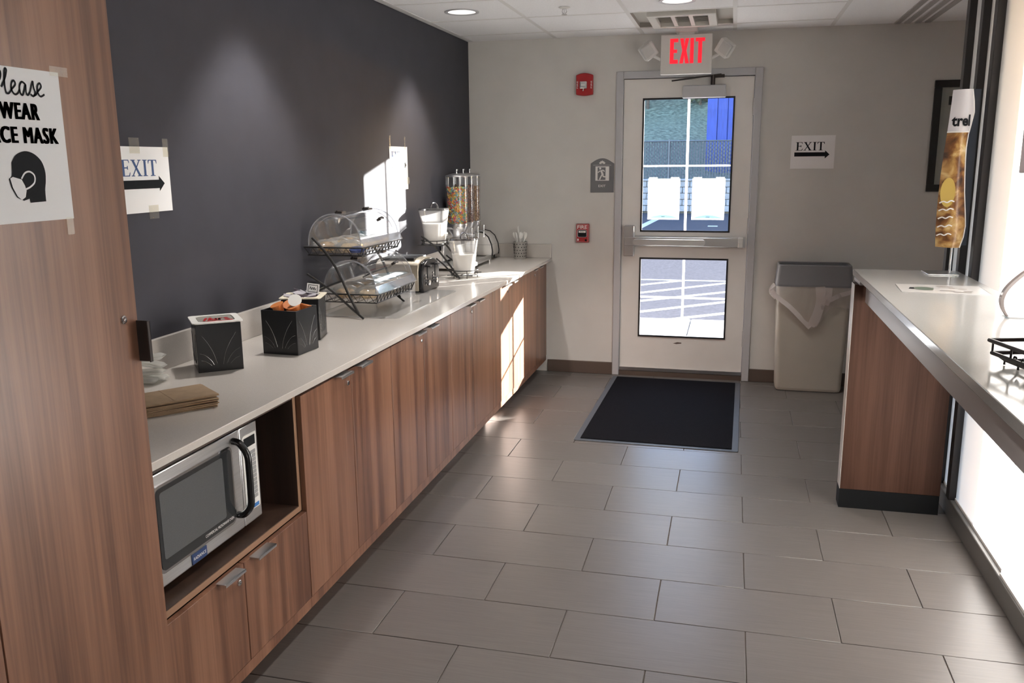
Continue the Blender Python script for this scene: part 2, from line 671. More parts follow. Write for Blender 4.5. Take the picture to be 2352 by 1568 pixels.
obj('wall_angle', G().box(XW, XW + .022, -4.785, YB, ZC, ZC + .003).box(XW, XW + .003, -4.785, YB, ZC, ZC + .03), m_grid, ceil)
obj('plaster_border', G().box(1.697, XA, -.15, YB, ZC + .001, ZC + .02).box(1.697, XG + .05, -4.785, -.15, ZC + .001, ZC + .02).box(XW, XG + .05, YF, -4.785, ZC + .001, ZC + .02).box(XW, CX[1], -4.785, YB, ZC + .004, ZC + .02), m_ceil, ceil)

# windows on the right: sill curb, bronze posts, glass lites, roller shades
w1 = struct('window_1')
obj('sill', G().box(2.095, XG + .08, -2.30, -.15, 0, .088).box(2.095, XG + .08, -7.1, -5.45, 0, .088), M('sill_grey', (.13, .125, .12), .4), w1, bevel=.004)
POSTS = [(-.22, -.17), (-.455, -.41), (-.67, -.62), (-2.30, -2.25), (-5.5, -5.45), (-7.1, -7.05)]
for y0, y1 in POSTS:
    obj('post', G().box(2.088, XG + .06, y0, y1, .088, ZC), m_mull, w1, bevel=.002)
obj('head_rail', G().box(2.10, XG + .05, -2.30, -.17, 2.30, ZC).box(2.10, XG + .05, -7.1, -5.45, 2.30, ZC), m_mull, w1)
obj('header', G().box(XG - .02, XG + .15, YF, -.15, ZC, 2.75), m_wall, w1)
edges = [-.17, -.22, -.41, -.455, -.62, -.67, -2.25, -2.30, -3.85, -3.9, -5.45, -5.5, -7.05]
lites = [(-.41, -.22), (-.62, -.455), (-2.25, -.67), (-7.05, -5.5)]  # last lite: unseen window added behind the camera to fill the back wall
for y0, y1 in lites:
    obj('pane', G().box(XG - .003, XG + .003, y0, y1, .088, 2.30), m_pane, w1)
struct('wall_right', G().box(2.10, XG + .15, -5.45, -2.30, 0, 2.75).box(2.10, XG + .15, YF, -7.10, 0, 2.75), m_wall)
added_canopy = struct('added_canopy', G().box(XG + .15, XG + 4.5, YF - 1, -.15, 2.42, 2.70).box(XG + 4.4, XG + 4.5, YF - 1, -.15, 2.28, 2.42), m_wall)  # unseen canopy, added to dim the upper part of the window shades

SH = [(-.41, -.22), (-.62, -.455), (-1.40, -.670), (-2.25, -1.39), (-7.05, -5.50)]
shl = ['translucent white roller shade strip in the farthest narrow window by the corner post',
       'translucent white roller shade strip in the second narrow window, behind the poster stand',
       'glowing white roller shade behind the far half of the bar counter',
       'glowing white roller shade beside the bar counter, next nearer to the camera',
       'white roller shade on the added fill window, unseen behind the camera']
for (y0, y1), l in zip(SH, shl):
    t = thing('roller_shade', l, 'window shade', (2.104 if y0 == -2.25 else 2.118, (y0 + y1) / 2, 0))
    h = (y1 - y0) / 2
    obj('fabric', G().grid([[(0, -h + .0003, z), (0, h - .0003, z)] for z in (.098, .8, 1.5, 2.24)]), m_shade, t)
    obj('roller', G().cyl((0, -h + .004, 2.262), (0, h - .004, 2.262), .02), m_alu, t, smooth=True)
    obj('hem_bar', G().box(-.004, .004, -h + .0003, h - .0003, .0885, .100), m_white, t)

# ------------------------------------------------------------------ door
d1 = struct('door_1')
ff = G()
for a, b in ((DX0, DX0 + .05), (DX1 - .05, DX1)):
    ff.box(a, b, YB - .018, YB + .15, 0, DZ)
ff.box(DX0 + .05, DX1 - .05, YB - .018, YB + .15, DZ - .05, DZ)
ff.box(DX0 + .05, DX0 + .062, YB + .052, YB + .15, 0, DZ - .05).box(DX1 - .062, DX1 - .05, YB + .052, YB + .15, 0, DZ - .05)
obj('door_frame', ff, m_framepaint, d1, bevel=.004)
LX0, LX1, LZ0, LZ1 = .353, 1.227, .036, 2.106
GX0, GX1 = .490, 1.100
UZ0, UZ1, BZ0, BZ1 = 1.064, 1.972, .302, .869
L = G()
y0, y1 = YB + .004, YB + .048
L.box(LX0, GX0, y0, y1, LZ0, LZ1).box(GX1, LX1, y0, y1, LZ0, LZ1)
L.box(GX0, GX1, y0, y1, LZ0, BZ0).box(GX0, GX1, y0, y1, BZ1, UZ0).box(GX0, GX1, y0, y1, UZ1, LZ1)
leaf = obj('door_leaf', L, m_doorpaint, d1)
for z0, z1 in ((UZ0, UZ1), (BZ0, BZ1)):
    gk = G()
    e = .006
    gk.box(GX0 - e, GX0 + e, y0 - .006, y0 + .004, z0 - e, z1 + e).box(GX1 - e, GX1 + e, y0 - .006, y0 + .004, z0 - e, z1 + e)
    gk.box(GX0 + e, GX1 - e, y0 - .006, y0 + .004, z0 - e, z0 + e).box(GX0 + e, GX1 - e, y0 - .006, y0 + .004, z1 - e, z1 + e)
    obj('glazing_bead', gk, m_black_s, d1)
    xm, zm = .798, (z0 + z1) / 2
    obj('muntin', G().box(xm - .008, xm + .008, y0 + .014, y0 + .028, z0, z1), m_munt, d1)
    for xa, xb in ((GX0, xm - .008), (xm + .008, GX1)):
        obj('muntin', G().box(xa, xb, y0 + .015, y0 + .027, zm - .006, zm + .006), m_munt, d1)
        for za, zb in ((z0, zm - .006), (zm + .006, z1)):
            obj('pane', G().box(xa, xb, y0 + .019, y0 + .023, za, zb), m_pane, d1)
obj('door_sweep', G().box(LX0, LX1, y0 - .010, y0, .038, .062), m_alu, d1)
obj('threshold', G().box(DX0 + .05, DX1 - .05, YB - .004, YB + .15, 0, .0345), m_base, d1)
pb = obj('push_bar', G().prism(rrect(.378, 1.198, .962, 1.024, .006), lambda u, v, t: (u, t, v), 1.585, 1.628), m_alu, d1, bevel=.004)
obj('push_pad', G().prism(rrect(.44, .945, .968, 1.012, .020), lambda u, v, t: (u, t, v), 1.572, 1.586), m_steel, pb, bevel=.004)
obj('latch_case', G().box(.376, .447, 1.588, 1.640, .886, 1.103), m_alu, pb, bevel=.005)
obj('end_cap', G().box(1.165, 1.199, 1.580, 1.640, .960, 1.026), m_steel, pb, bevel=.003)
obj('mounting_rail', G().box(.40, 1.215, 1.628, 1.643, .955, 1.030), m_alu, pb)
cl = obj('door_closer', G().box(.755, 1.043, 1.588, 1.642, 1.970, 2.052), m_framepaint, d1, bevel=.006)
obj('closer_arm', G().obox((.845, 1.60, 2.102), (.33, .026, .008), (0, math.radians(-6), 0)).cyl((.955, 1.60, 2.052), (.955, 1.60, 2.115), .014).box(.95, 1.03, 1.59, 1.62, 2.098, 2.118), m_dkmetal, cl)
obj('hinge', G().cyl((LX1 + .003, 1.635, .25), (LX1 + .003, 1.635, .36), .007).cyl((LX1 + .003, 1.635, 1.05), (LX1 + .003, 1.635, 1.16), .007).cyl((LX1 + .003, 1.635, 1.85), (LX1 + .003, 1.635, 1.96), .007), m_framepaint, d1)
obj('scuff_mark', G().prism([(.74, .252), (.765, .248), (.80, .253), (.80, .26), (.77, .262)], lambda u, v, t: (u, t, v), y0 - .0006, y0 - .0001), m_base, d1)

# ================================================================== OUTDOORS
lot = struct('parking_lot', G().box(-45, 60, 4.13, 27, -.5, -.12), m_asph)
for i, (xa, ya, xb, yb) in enumerate([(-3.6, 7.70, 4.5, 7.92), (.011 - 3, 6.517 - 3.1, 3.2, 9.82 - .0), (-2.6, 3.35, 3.4, 8.95), (-1.9, 3.13, 3.6, 8.35), (-.5, 3.75, 3.9, 7.65), (-3.4, 3.85, .49, 7.80)]):
    d = Vector((xb - xa, yb - ya, 0))
    nrm = Vector((-d.y, d.x, 0)).normalized() * .05
    p, q = Vector((xa, ya, -.119)), Vector((xb, yb, -.119))
    if i and p.y < 4.2:
        p = p + (q - p) * ((4.2 - p.y) / (q.y - p.y))
    if i and q.y > 7.85:
        q = p + (q - p) * ((7.85 - p.y) / (q.y - p.y))
    obj('painted_stripe', G().add([p + nrm, p - nrm, q - nrm, q + nrm, p + nrm + Vector((0, 0, .004)), p - nrm + Vector((0, 0, .004)), q - nrm + Vector((0, 0, .004)), q + nrm + Vector((0, 0, .004))], [(0, 1, 2, 3), (4, 5, 6, 7), (0, 1, 5, 4), (1, 2, 6, 5), (2, 3, 7, 6), (3, 0, 4, 7)]), m_paint, lot)
for xa, ya, xb, yb, w in [(-1.35, 14.0, -1.0, 21.8, .1), (.52, 18.5, .77, 18.5, .14), (3.2, 14.0, 3.6, 21.8, .1)]:
    d = Vector((xb - xa, yb - ya, 0)); nrm = Vector((-d.y, d.x, 0)).normalized() * w
    p, q = Vector((xa, ya, -.1195)), Vector((xb, yb, -.1195))
    h = Vector((0, 0, .004))
    obj('painted_stripe', G().add([p + nrm, p - nrm, q - nrm, q + nrm, p + nrm + h, p - nrm + h, q - nrm + h, q + nrm + h], [(0, 1, 2, 3), (4, 5, 6, 7), (0, 1, 5, 4), (1, 2, 6, 5), (2, 3, 7, 6), (3, 0, 4, 7)]), m_paint, lot)
side = struct('sidewalk')
for i in range(-12, 16):
    x0 = -.76 + 1.52 * i * 1.0
    obj('slab', G().box(x0 + .004, x0 + 1.516, YB + .155, 4.13, -.45, -.012), m_conc, side, bevel=.008, seg=1)
obj('slab_bed', G().box(-19, 24, YB + .15, 4.125, -.5, -.03), m_grout, side)
ground2 = struct('paved_yard', G().box(XG + .09, 60, -40, -.16, -.3, -.06), M('yard_asphalt', (.075, .073, .075), 1.0, spec=0, noise=.15, nscale=20))
rw = struct('retaining_wall', G().box(-9, 9, 24.12, 24.5, -.2, .95), M('mortar', (.20, .195, .19), .9))
bw, bh = .46, .196
bsh = mesh_of('block', G().box(-bw / 2 + .006, bw / 2 - .006, -.15, .15, -bh / 2 + .006, bh / 2 - .006), m_block, True)
for r in range(5):
    for i in range(-14, 15):
        x = i * bw + (bw / 2 if r % 2 else 0)
        if abs(x) > 6.2: continue
        obj('block', bsh, None, rw, bevel=.012, seg=1, loc=(x, 24.12 + random.uniform(-.008, .008), -.06 + bh * (r + .5)))
obj('wall_cap', G().box(-9, 9, 23.93, 24.55, .92, .98), m_block, rw, bevel=.01)
bank = struct('grass_bank', G().grid([[(x, y, z + .18 * math.sin(x * 1.3 + y) * (0 if y < 25 else 1)) for x in [-30 + 2 * i for i in range(31)]] for y, z in ((24.5, .95), (25.2, 1.0), (27, 1.55), (30, 2.45), (34, 3.4), (40, 6.2), (60, 17))]), m_grass, smooth=True)
fe = thing('chain_link_fence', 'grey chain-link fence with slats on top of the block wall, seen through the door glass', 'fence', (0, 24.35, .98))
for i in range(-4, 5):
    obj('fence_post', G().cyl((-.947 + 2.4 * i, 0, 0), (-.947 + 2.4 * i, 0, 1.26), .03, n=8), m_fence, fe, smooth=True)
obj('top_rail', G().cyl((-9, 0, 1.20), (9, 0, 1.20), .02, n=8), m_fence, fe, smooth=True)
gw = G()
for s in (-1, 1):
    for i in range(-50, 66):
        x = i * .12
        a, b = Vector((x, -.012 * s, .02)), Vector((x + s * 1.2, -.012 * s, 1.22))
        gw.cyl(a, b, .006, n=3, caps=False)
stuff(obj('wire_mesh', gw, m_fence, fe))
gs = G()
for i in range(-75, 76):
    gs.box(i * .085, i * .085 + .055, .02, .026, .03, 1.19)
stuff(obj('privacy_slats', gs, m_slat, fe))
sh = thing('blue_shed', 'tall blue fluted metal building side behind the fence, seen through the door glass', 'building', (.18, 25.8, .9))
for i in range(12):
    w = .34
    obj('wall_panel', G().box(i * w, i * w + w - .012, 0 + .03 * (i % 2), .12, 0, 5.2), m_blue, sh, bevel=.008, seg=1)
obj('body', G().box(0, 12 * .34, .12, 4.5, 0, 5.15), m_blue, sh)
obj('roof', G().box(-.1, 12 * .34 + .1, -.1, 4.6, 5.2, 5.3), m_alu, sh)


def tree_mesh(seed, h, wd):
    rnd = random.Random(seed)
    g = G()
    for _ in range(420):
        t = rnd.random()
        z = h * (.12 + .88 * t)
        rr = wd * (.35 + .65 * math.sin(PI * min(1, .15 + t * .85))) * math.sqrt(rnd.random())
        a = rnd.random() * 2 * PI
        c = Vector((rr * math.cos(a), rr * math.sin(a), z))
        u = Vector((rnd.gauss(0, 1), rnd.gauss(0, 1), rnd.gauss(0, 1))).normalized()
        v = u.orthogonal().normalized()
        s = rnd.uniform(.09, .2)
        g.add([c + u * s, c + v * s * .5, c - u * s, c - v * s * .5], [(0, 1, 2, 3)])
    return mesh_of('foliage', g, m_leaf, 'open')


tm = [tree_mesh(1, 3.6, .95), tree_mesh(2, 3.2, .8), tree_mesh(3, 4.6, .9)]
tk = mesh_of('trunk', G().tube([(0, 0, -.6), (.05, 0, .9), (0, .06, 2.2), (.04, 0, 3.2)], .07, 6), m_bark, True)
for i in range(9):
    x = -5.0 + i * 1.15
    y = 35.0 + (i % 2) * 4.2
    t = thing('tree', 'olive %s tree on the grass bank beyond the parking lot, %s from the left' % (('bushy', 'slim', 'tall')[i % 3], ('first', 'second', 'third', 'fourth', 'fifth', 'sixth', 'seventh', 'eighth', 'ninth')[i]), 'tree', (x, y, 3.5 + (y - 34.5) * .47), .7 * i, 'trees along the top of the grass bank')
    obj('trunk', tk, None, t)
    obj('foliage', tm[i % 3], None, t)

# ================================================================== CABINETS AND COUNTER (left)
FX = -.200     # door fronts
PITCH = .3836
YC = [-2.930 + 2 * PITCH * i for i in range(7)]
YC[6] = YB - .002
m_pull = m_alu
g = G()
g.box(0, .034, -.05, .05, -.003, 0).box(.031, .034, -.05, .05, -.009, 0)
pull_mesh = mesh_of('handle', g, m_pull, True)
lock_mesh = mesh_of('lock', G().lathe([(.009, 0), (.009, .004), (.007, .006), (.003, .006), (.003, .003), (0, .003)], 20).xf(Matrix.Rotation(PI / 2, 4, 'Y')), m_chrome, True)
cab_labels = ['walnut base cabinet with an open niche holding the microwave, nearest the tall cabinet',
              'two-door walnut base cabinet just beyond the microwave niche, under the black caddies',
              'two-door walnut base cabinet under the two-tier pastry rack, second beyond the microwave',
              'two-door walnut base cabinet in front of the toaster, third beyond the microwave',
              'two-door walnut base cabinet crossed by the sunlight patch',
              'walnut base cabinet in the corner against the back wall']


def door_panel(t, ya, yb, z0, z1, handle, lock, origin):
    d = obj('door', G().box(FX - .019 - origin[0], FX - origin[0], ya + .0017 - origin[1], yb - .0017 - origin[1], z0, z1), m_wood, t, bevel=.001, seg=1)
    hy = (yb - .085) if handle == 'r' else (ya + .085)
    obj('handle', pull_mesh, None, d, loc=(FX - origin[0] - .004, hy - origin[1], z1 + .0032), bevel=.0008, seg=1)
    if lock:
        obj('lock', lock_mesh, None, d, loc=(FX - origin[0] - .0005, yb - .032 - origin[1], z1 - .045))
    return d


for i in range(6):
    ya, yb = YC[i], YC[i + 1]
    org = (-.48, (ya + yb) / 2, 0)
    t = thing('base_cabinet', cab_labels[i], 'cabinet', org, 0, 'walnut base cabinets under the breakfast counter')
    bx = lambda a, b, c, d, e, f: (a - org[0], b - org[0], c - org[1], d - org[1], e, f)
    g = G()
    cf = FX - .020
    for (c, d) in ((ya, ya + .018), (yb - .018, yb)):
        g.box(*bx(XW + .02, cf, c + .0005, d - .0005, .10, .836))
    g.box(*bx(XW + .02, XW + .03, ya + .018, yb - .018, .10, .818))
    g.box(*bx(XW + .03, cf, ya + .018, yb - .018, .10, .118))
    g.box(*bx(XW + .03, cf, ya + .018, yb - .018, .818, .836))
    if i == 0:
        g.box(*bx(XW + .03, cf, ya + .018, yb - .018, .436, .454))
    obj('carcass', g, m_wood_shaded, t)
    if i == 0:
        e = G()
        e.box(*bx(cf, cf + .002, yb - .018, yb - .001, .436, .836)).box(*bx(cf, cf + .002, ya + .02, yb - .018, .436, .454))
        obj('edge_band', e, m_edge, t)
        obj('niche_shelf', G().box(*bx(XW + .03, cf, ya + .019, yb - .019, .454, .456)), m_wood_shaded, t)
    obj('toe_kick', G().box(*bx(-.30, -.282, ya, yb, .003, .10)).box(*bx(-.30, cf, ya, yb, .094, .1)), m_wood, t)
    ym = (ya + yb) / 2
    z1 = .432 if i == 0 else .824
    door_panel(t, ya, ym, .125, z1, 'r', True, org)
    door_panel(t, ym, yb, .125, z1, 'l', False, org)
    obj('bottom_rail', G().box(*bx(FX - .019, FX - .003, ya + .0005, yb - .0005, .085, .122)), m_wood, t)

ct = thing('countertop', 'long beige quartz countertop over the walnut base cabinets along the charcoal wall', 'countertop', (-.47, -.65, .838))
oc = Vector(ct.location)
obj('slab', G().prism([(XW + .0015 - oc.x, -2.935 - oc.y), (-.194 - oc.x, -2.935 - oc.y), (-.157 - oc.x, YB - .0015 - oc.y), (XW + .0015 - oc.x, YB - .0015 - oc.y)], lambda u, v, q: (u, v, q), 0, .022), m_quartz, ct, bevel=.002)
tag(obj('backsplash', G().box(XW + .0015 - oc.x, XW + .018 - oc.x, -2.935 - oc.y, YB - .0185 - oc.y, .0222, .136), m_quartz, None, bevel=.0015, loc=tuple(oc)), 'low beige quartz backsplash along the charcoal wall', 'backsplash')
tag(obj('backsplash', G().box(XW + .0015 - oc.x, -.160 - oc.x, YB - .018 - oc.y, YB - .0015 - oc.y, .0222, .122), m_quartz, None, bevel=.0015, loc=tuple(oc)), 'short beige quartz splash at the counter end on the beige back wall', 'backsplash')
ZT = .860

# tall cabinet at the left edge of the picture
TX = -.165
TYE = -2.938
tc = thing('tall_cabinet', 'tall walnut cabinet filling the left edge, with a face mask notice taped on', 'cabinet', (-.47, TYE - .46, 0))
to = Vector(tc.location)
obj('carcass', G().box(XW + .002 - to.x, TX - .022 - to.x, TYE - .92 - to.y, TYE - .001 - to.y, .10, 2.34), m_wood_shaded, tc)
obj('toe_kick', G().box(XW + .002 - to.x, -.282 - to.x, TYE - .92 - to.y, TYE - to.y, .0, .10), m_wood, tc)
for k in range(2):
    ya, yb = TYE - .46 * (k + 1) + .002, TYE - .46 * k - .001
    dd = obj('door', G().box(TX - .02 - to.x, TX - to.x, ya - to.y, yb - to.y, .105, 2.335), m_wood, tc, bevel=.001, seg=1)
    if k == 0:
        obj('handle', G().box(TX - .004 - to.x, TX + .034 - to.x, yb - .006 - to.y, yb - .003 - to.y, 1.120, 1.213).box(TX + .031 - to.x, TX + .034 - to.x, yb - .013 - to.y, yb - .003 - to.y, 1.120, 1.213), m_dkmetal, dd, bevel=.0008, seg=1)
        obj('lock', lock_mesh, None, dd, loc=(TX - to.x - .0005, yb - .047 - to.y, 1.222))

# ================================================================== MICROWAVE
MX = -.258
my0, my1, mz0, mz1 = -2.845, -2.335, .486, .796
mw = thing('microwave', 'stainless commercial microwave oven in the cabinet niche', 'microwave', (-.47, (my0 + my1) / 2, .456))
o = Vector(mw.location)
B = lambda a, b, c, d, e, f: (a - o.x, b - o.x, c - o.y, d - o.y, e - o.z, f - o.z)
obj('body', G().box(*B(XW + .06, MX - .012, my0, my1, mz0, mz1)), m_steel, mw, bevel=.004)
yd = my1 - .098
door = obj('door', G().box(*B(MX - .012, MX, my0, yd - .001, mz0 + .002, mz1 - .002)), m_steel, mw, bevel=.004)
mp = lambda u, v, t: (t - o.x, u - o.y, v - o.z)
wy0, wy1, wz0, wz1 = my0 + .02, yd - .055, mz0 + .048, mz1 - .042
obj('window_trim', G().prism(rrect(wy0 - .008, wy1 + .008, wz0 - .008, wz1 + .008, .02), mp, MX - .002, MX + .004), m_chrome, door, smooth=True)
obj('window', G().prism(rrect(wy0, wy1, wz0, wz1, .015), mp, MX + .003, MX + .0055), m_dkglass, door)
obj('window_mesh', G().prism(rrect(wy0 + .012, wy1 - .045, wz0 + .028, wz1 - .012, .008), mp, MX + .0055, MX + .0062), M('oven_mesh', (.085, .088, .09), .35, noise=.2, nscale=700), door)
hp = [(MX, yd - .033, mz1 - .028), (MX + .022, yd - .033, mz1 - .034), (MX + .044, yd - .033, mz1 - .066), (MX + .047, yd - .033, mz1 - .11), (MX + .047, yd - .033, mz0 + .13), (MX + .044, yd - .033, mz0 + .088), (MX + .022, yd - .033, mz0 + .060), (MX, yd - .033, mz0 + .055)]
obj('handle', G().tube([(a - o.x, b - o.y, c - o.z) for a, b, c in catmull(hp, 5)], .0105, 12), m_black, door, smooth=True)
put_text('COMMERCIAL MICROWAVE OVEN', (MX + .0064 - o.x, wy1 - .150 - o.y, wz0 + .010 - o.z), (0, 1, 0), (0, 0, 1), .140, .0085, m_whiteink, door)
bdg = obj('badge', G().box(*B(MX, MX + .003, -2.700, -2.632, mz0 + .006, mz0 + .036)), m_badge, door, bevel=.001, seg=1)
put_text('RADIANCE', (MX + .0034 - o.x, -2.694 - o.y, mz0 + .017 - o.z), (0, 1, 0), (0, 0, 1), .056, .009, m_whiteink, door)
pan = obj('control_panel', G().box(*B(MX - .012, MX, yd + .001, my1, mz0 + .002, mz1 - .002)), m_steel, mw, bevel=.004)
obj('keypad', G().prism(rrect(yd + .012, my1 - .010, mz0 + .040, mz1 - .032, .006), mp, MX - .001, MX + .0015), m_white, pan)
obj('display', G().box(*B(MX, MX + .0025, yd + .020, my1 - .018, mz1 - .070, mz1 - .040)), m_green, pan)
bm_ = {}
for r in range(12):
    z = mz1 - .086 - r * .0128
    for c in range(2 if r in (0, 11) else 3):
        n = 2 if r in (0, 11) else 3
        wdt = (.060) / n
        ya = yd + .019 + c * wdt
        mat = m_btn if (r in (0, 11) or c == 2) else m_paperg
        obj('button', G().box(*B(MX + .001, MX + .0028, ya + .0015, ya + wdt - .0015, z - .0105, z)), mat, pan)
obj('stop_button', G().box(*B(MX + .001, MX + .003, yd + .019, yd + .047, mz0 + .044, mz0 + .055)), m_redbtn, pan)
obj('start_button', G().box(*B(MX + .001, MX + .003, yd + .051, yd + .079, mz0 + .044, mz0 + .055)), m_bluebtn, pan)
for a, b in ((my0 + .05, XW + .1), (my0 + .05, MX - .06), (my1 - .05, XW + .1), (my1 - .05, MX - .06)):
    obj('foot', G().cyl((b - o.x, a - o.y, 0), (b - o.x, a - o.y, .032), .014, n=12), m_black_s, mw, smooth=True)

# ================================================================== COUNTER TOP ITEMS, near to far
# stack of flat kraft bags
random.seed(3)
gb = G()
gb.box(-.075, .075, -.155, .155, 0, .0026)
bag_mesh = mesh_of('paper_bag', gb, m_kraft, True)
for k in range(11):
    a = math.radians(-38 + random.uniform(-3.5, 3.5))
    bt = obj('paper_bag', bag_mesh if k < 10 else G().box(-.075, .075, -.155, .155, 0, .0024).box(-.074, .074, .03, .034, .0024, .0030), m_kraft, None, loc=(-.475 + random.uniform(-.006, .006), -2.505 + random.uniform(-.007, .007), ZT + .0005 + k * .0034), rot=(0, 0, a))
    if k == 10:
        tag(bt, 'topmost flat brown paper bag of the stack beside the tall cabinet', 'paper bag', 'flat brown paper bags stacked on the counter')
    else:
        tag(bt, 'flat brown paper bag, %s from the bottom of the stack beside the tall cabinet' % ('first', 'second', 'third', 'fourth', 'fifth', 'sixth', 'seventh', 'eighth', 'ninth', 'tenth')[k], 'paper bag', 'flat brown paper bags stacked on the counter')

# clear wrapped cutlery packets piled beside the tall cabinet edge
random.seed(11)
pk = [(-.712, -2.255, .013, 0, 8, 'bottom near'), (-.706, -2.205, .013, 0, -6, 'bottom far'), (-.700, -2.240, .036, 3, 16, 'second layer'), (-.708, -2.215, .058, -3, -4, 'third layer'), (-.698, -2.235, .082, 9, 12, 'topmost')]
for x, y, z, tl, rz, l_ in pk:
    t = thing('wrapped_cutlery', 'clear plastic wrapped cutlery packet, %s in the pile beside the tall cabinet' % l_, 'cutlery packet', (x, y, ZT + z), 0, 'wrapped cutlery packets beside the tall cabinet', rot=(0, math.radians(-tl), math.radians(rz)))
    rows = []
    for i in range(9):
        xx = -.052 + .11 * i / 8
        ww = .021 + .003 * math.sin(i * 2.1)
        rows.append([(xx, ww * math.cos(a), .011 * math.sin(a) * (1.0 if 0 < i < 8 else .2)) for a in [2 * PI * j / 10 for j in range(11)]])
    obj('wrapper', G().grid(rows), clear_mat('packet_wrap', (.97, .97, .96), .22, .1, haze=.35, hazecol=(.85, .85, .82)) if 'packet_wrap' not in MATS else MATS['packet_wrap'], t, smooth='open')
    obj('utensil', G().box(-.048, .02, -.005, .005, -.002, .002).lathe([(0, -.003), (.011, -.002), (.013, .001), (0, .002)], 12, (.030, 0, 0), sx=1.7), m_white, t, smooth=True)


def caddy(loc, rz, label, h=.165, w=.148):
    t = thing('caddy', label, 'caddy', loc, rz, 'black square condiment caddies on the counter')
    a = w / 2
    th = .004
    g = G()
    g.box(-a, a, -a, -a + th, 0, h).box(-a, a, a - th, a, 0, h).box(-a, -a + th, -a + th, a - th, 0, h).box(a - th, a, -a + th, a - th, 0, h).box(-a + th, a - th, -a + th, a - th, 0, .004)
    obj('box', g, M('caddy_black', (.014, .015, .017), .28, spec=.7), t, bevel=.001, seg=1)
    g = G()
    for f in range(4):
        R = Matrix.Rotation(f * PI / 2, 4, 'Z')
        for P in ([(-.055, .125), (-.038, .10), (-.022, .065), (-.012, .028)], [(.055, .13), (.035, .10), (.016, .06), (.008, .024)], [(-.066, .066), (-.05, .06), (-.032, .042), (-.022, .024)], [(.066, .075), (.05, .068), (.032, .048), (.02, .026)], [(-.062, .042), (-.05, .038), (-.038, .030), (-.03, .022)], [(.064, .046), (.052, .042), (.04, .033), (.032, .024)]):
            pts = [R @ Vector((u, -a - .0002, v)) for u, v in catmull(P, 4)]
            g.tube(pts, .0011, 5)
    obj('grass_relief', g, M('caddy_relief', (.20, .205, .205), .25, .6), t, smooth=True)
    return t


c1 = caddy((-.604, -1.985, ZT), math.radians(40), 'black caddy with a white tub of red printed jam on top, nearest the tall cabinet')
c2 = caddy((-.482, -1.690, ZT), math.radians(-3), 'open black caddy filled with orange cups, middle of the three')
c3 = caddy((-.553, -1.440, ZT), math.radians(16), 'black caddy with a cream rimmed tray, behind the caddy of orange cups')


def rim_tray(loc, rz, mat, label, w=.165, d=.165):
    t = thing('caddy_tray', label, 'tray', loc, rz)
    out = rrect(-w / 2, w / 2, -d / 2, d / 2, .014)
    inn = rrect(-w / 2 + .022, w / 2 - .022, -d / 2 + .022, d / 2 - .022, .02)
    n = len(out)
    g = G()
    for z in (.002, .006):
        g.add([(a, b, z) for a, b in out] + [(a, b, z) for a, b in inn], [(i, (i + 1) % n, n + (i + 1) % n, n + i) for i in range(n)])
    g.add([(a, b, .002) for a, b in out] + [(a, b, .006) for a, b in out], [(i, (i + 1) % n, n + (i + 1) % n, n + i) for i in range(n)])
    g.add([(a, b, .006) for a, b in inn] + [(a * .95, b * .95, -.022) for a, b in inn], [(i, (i + 1) % n, n + (i + 1) % n, n + i) for i in range(n)] + [tuple(range(n, 2 * n))])
    obj('rim', g, mat, t, smooth='open')
    return t


t = rim_tray((-.604, -1.985, ZT + .166), math.radians(40), m_white, 'white tub with a clear lid over red lettering, on the nearest black caddy')
obj('film', G().prism(rrect(-.058, .058, -.058, .058, .018), lambda u, v, q: (u, v, q), .003, .0045), M('jam_film', (.36, .35, .31), .18), t)
g = G()
for st in ([(-.040, -.034), (-.026, .022)], [(-.026, -.036), (-.012, .024)], [(-.008, .0), (-.016, -.026), (-.004, -.032), (.002, .002), (.004, -.032)], [(.012, .0), (.012, -.030), (.014, -.004), (.024, .004)], [(.044, .006), (.032, .002), (.036, -.012), (.044, -.022), (.030, -.030)]):
    ribbon(g, st, .009, lambda u, v: (u, v, .0054))
obj('red_brush_marks', g, m_red, t, smooth='open')
obj('film_stripe', G().prism([(-.055, -.055), (.0, -.056), (.05, -.05), (.056, -.036), (.02, -.046), (-.03, -.046)], lambda u, v, q: (u, v, q), .0047, .0053), m_red, t)

random.seed(5)


def cup(loc, rot, lid_mat, body_mat, label, grp):
    t = thing('portion_cup', label, 'cup', loc, 0, grp, rot=rot)
    obj('cup', G().lathe([(0, 0), (.017, 0), (.022, .026), (.025, .027), (.025, .029), (.0, .029)], 20), body_mat, t, smooth=True)
    obj('lid', G().lathe([(0, .0292), (.0255, .0292), (.0255, .0305), (0, .0308)], 20), lid_mat, t, smooth=True)
    return t


cl_ = ['left rear orange cup, tilted, in the open black caddy', 'middle rear orange cup in the open black caddy', 'right orange cup tipped to the left in the open black caddy', 'front left orange cup in the open black caddy', 'rear right orange cup leaning back in the open black caddy', 'front right orange cup lying flat in the open black caddy']
for (x, y, z, rx, ry), l_ in zip([(-.515, -1.700, .150, 16, -14), (-.492, -1.655, .150, 35, 10), (-.450, -1.690, .146, 20, -14), (-.500, -1.725, .118, 6, 8), (-.445, -1.650, .142, -12, 10), (-.450, -1.726, .126, 4, 4)], cl_):
    cup((x, y, ZT + z), (math.radians(rx), math.radians(ry), 0), m_orange, m_orange, l_, 'orange cups in the open caddy')
cup((-.462, -1.672, ZT + .176), (math.radians(48), math.radians(25), 0), m_white, m_frost, 'white lidded clear cup lying on the orange cups', None)
cup((-.522, -1.728, ZT + .122), (math.radians(4), 0, 0), m_white, m_white, 'white cup at the near left corner of the open black caddy', None)

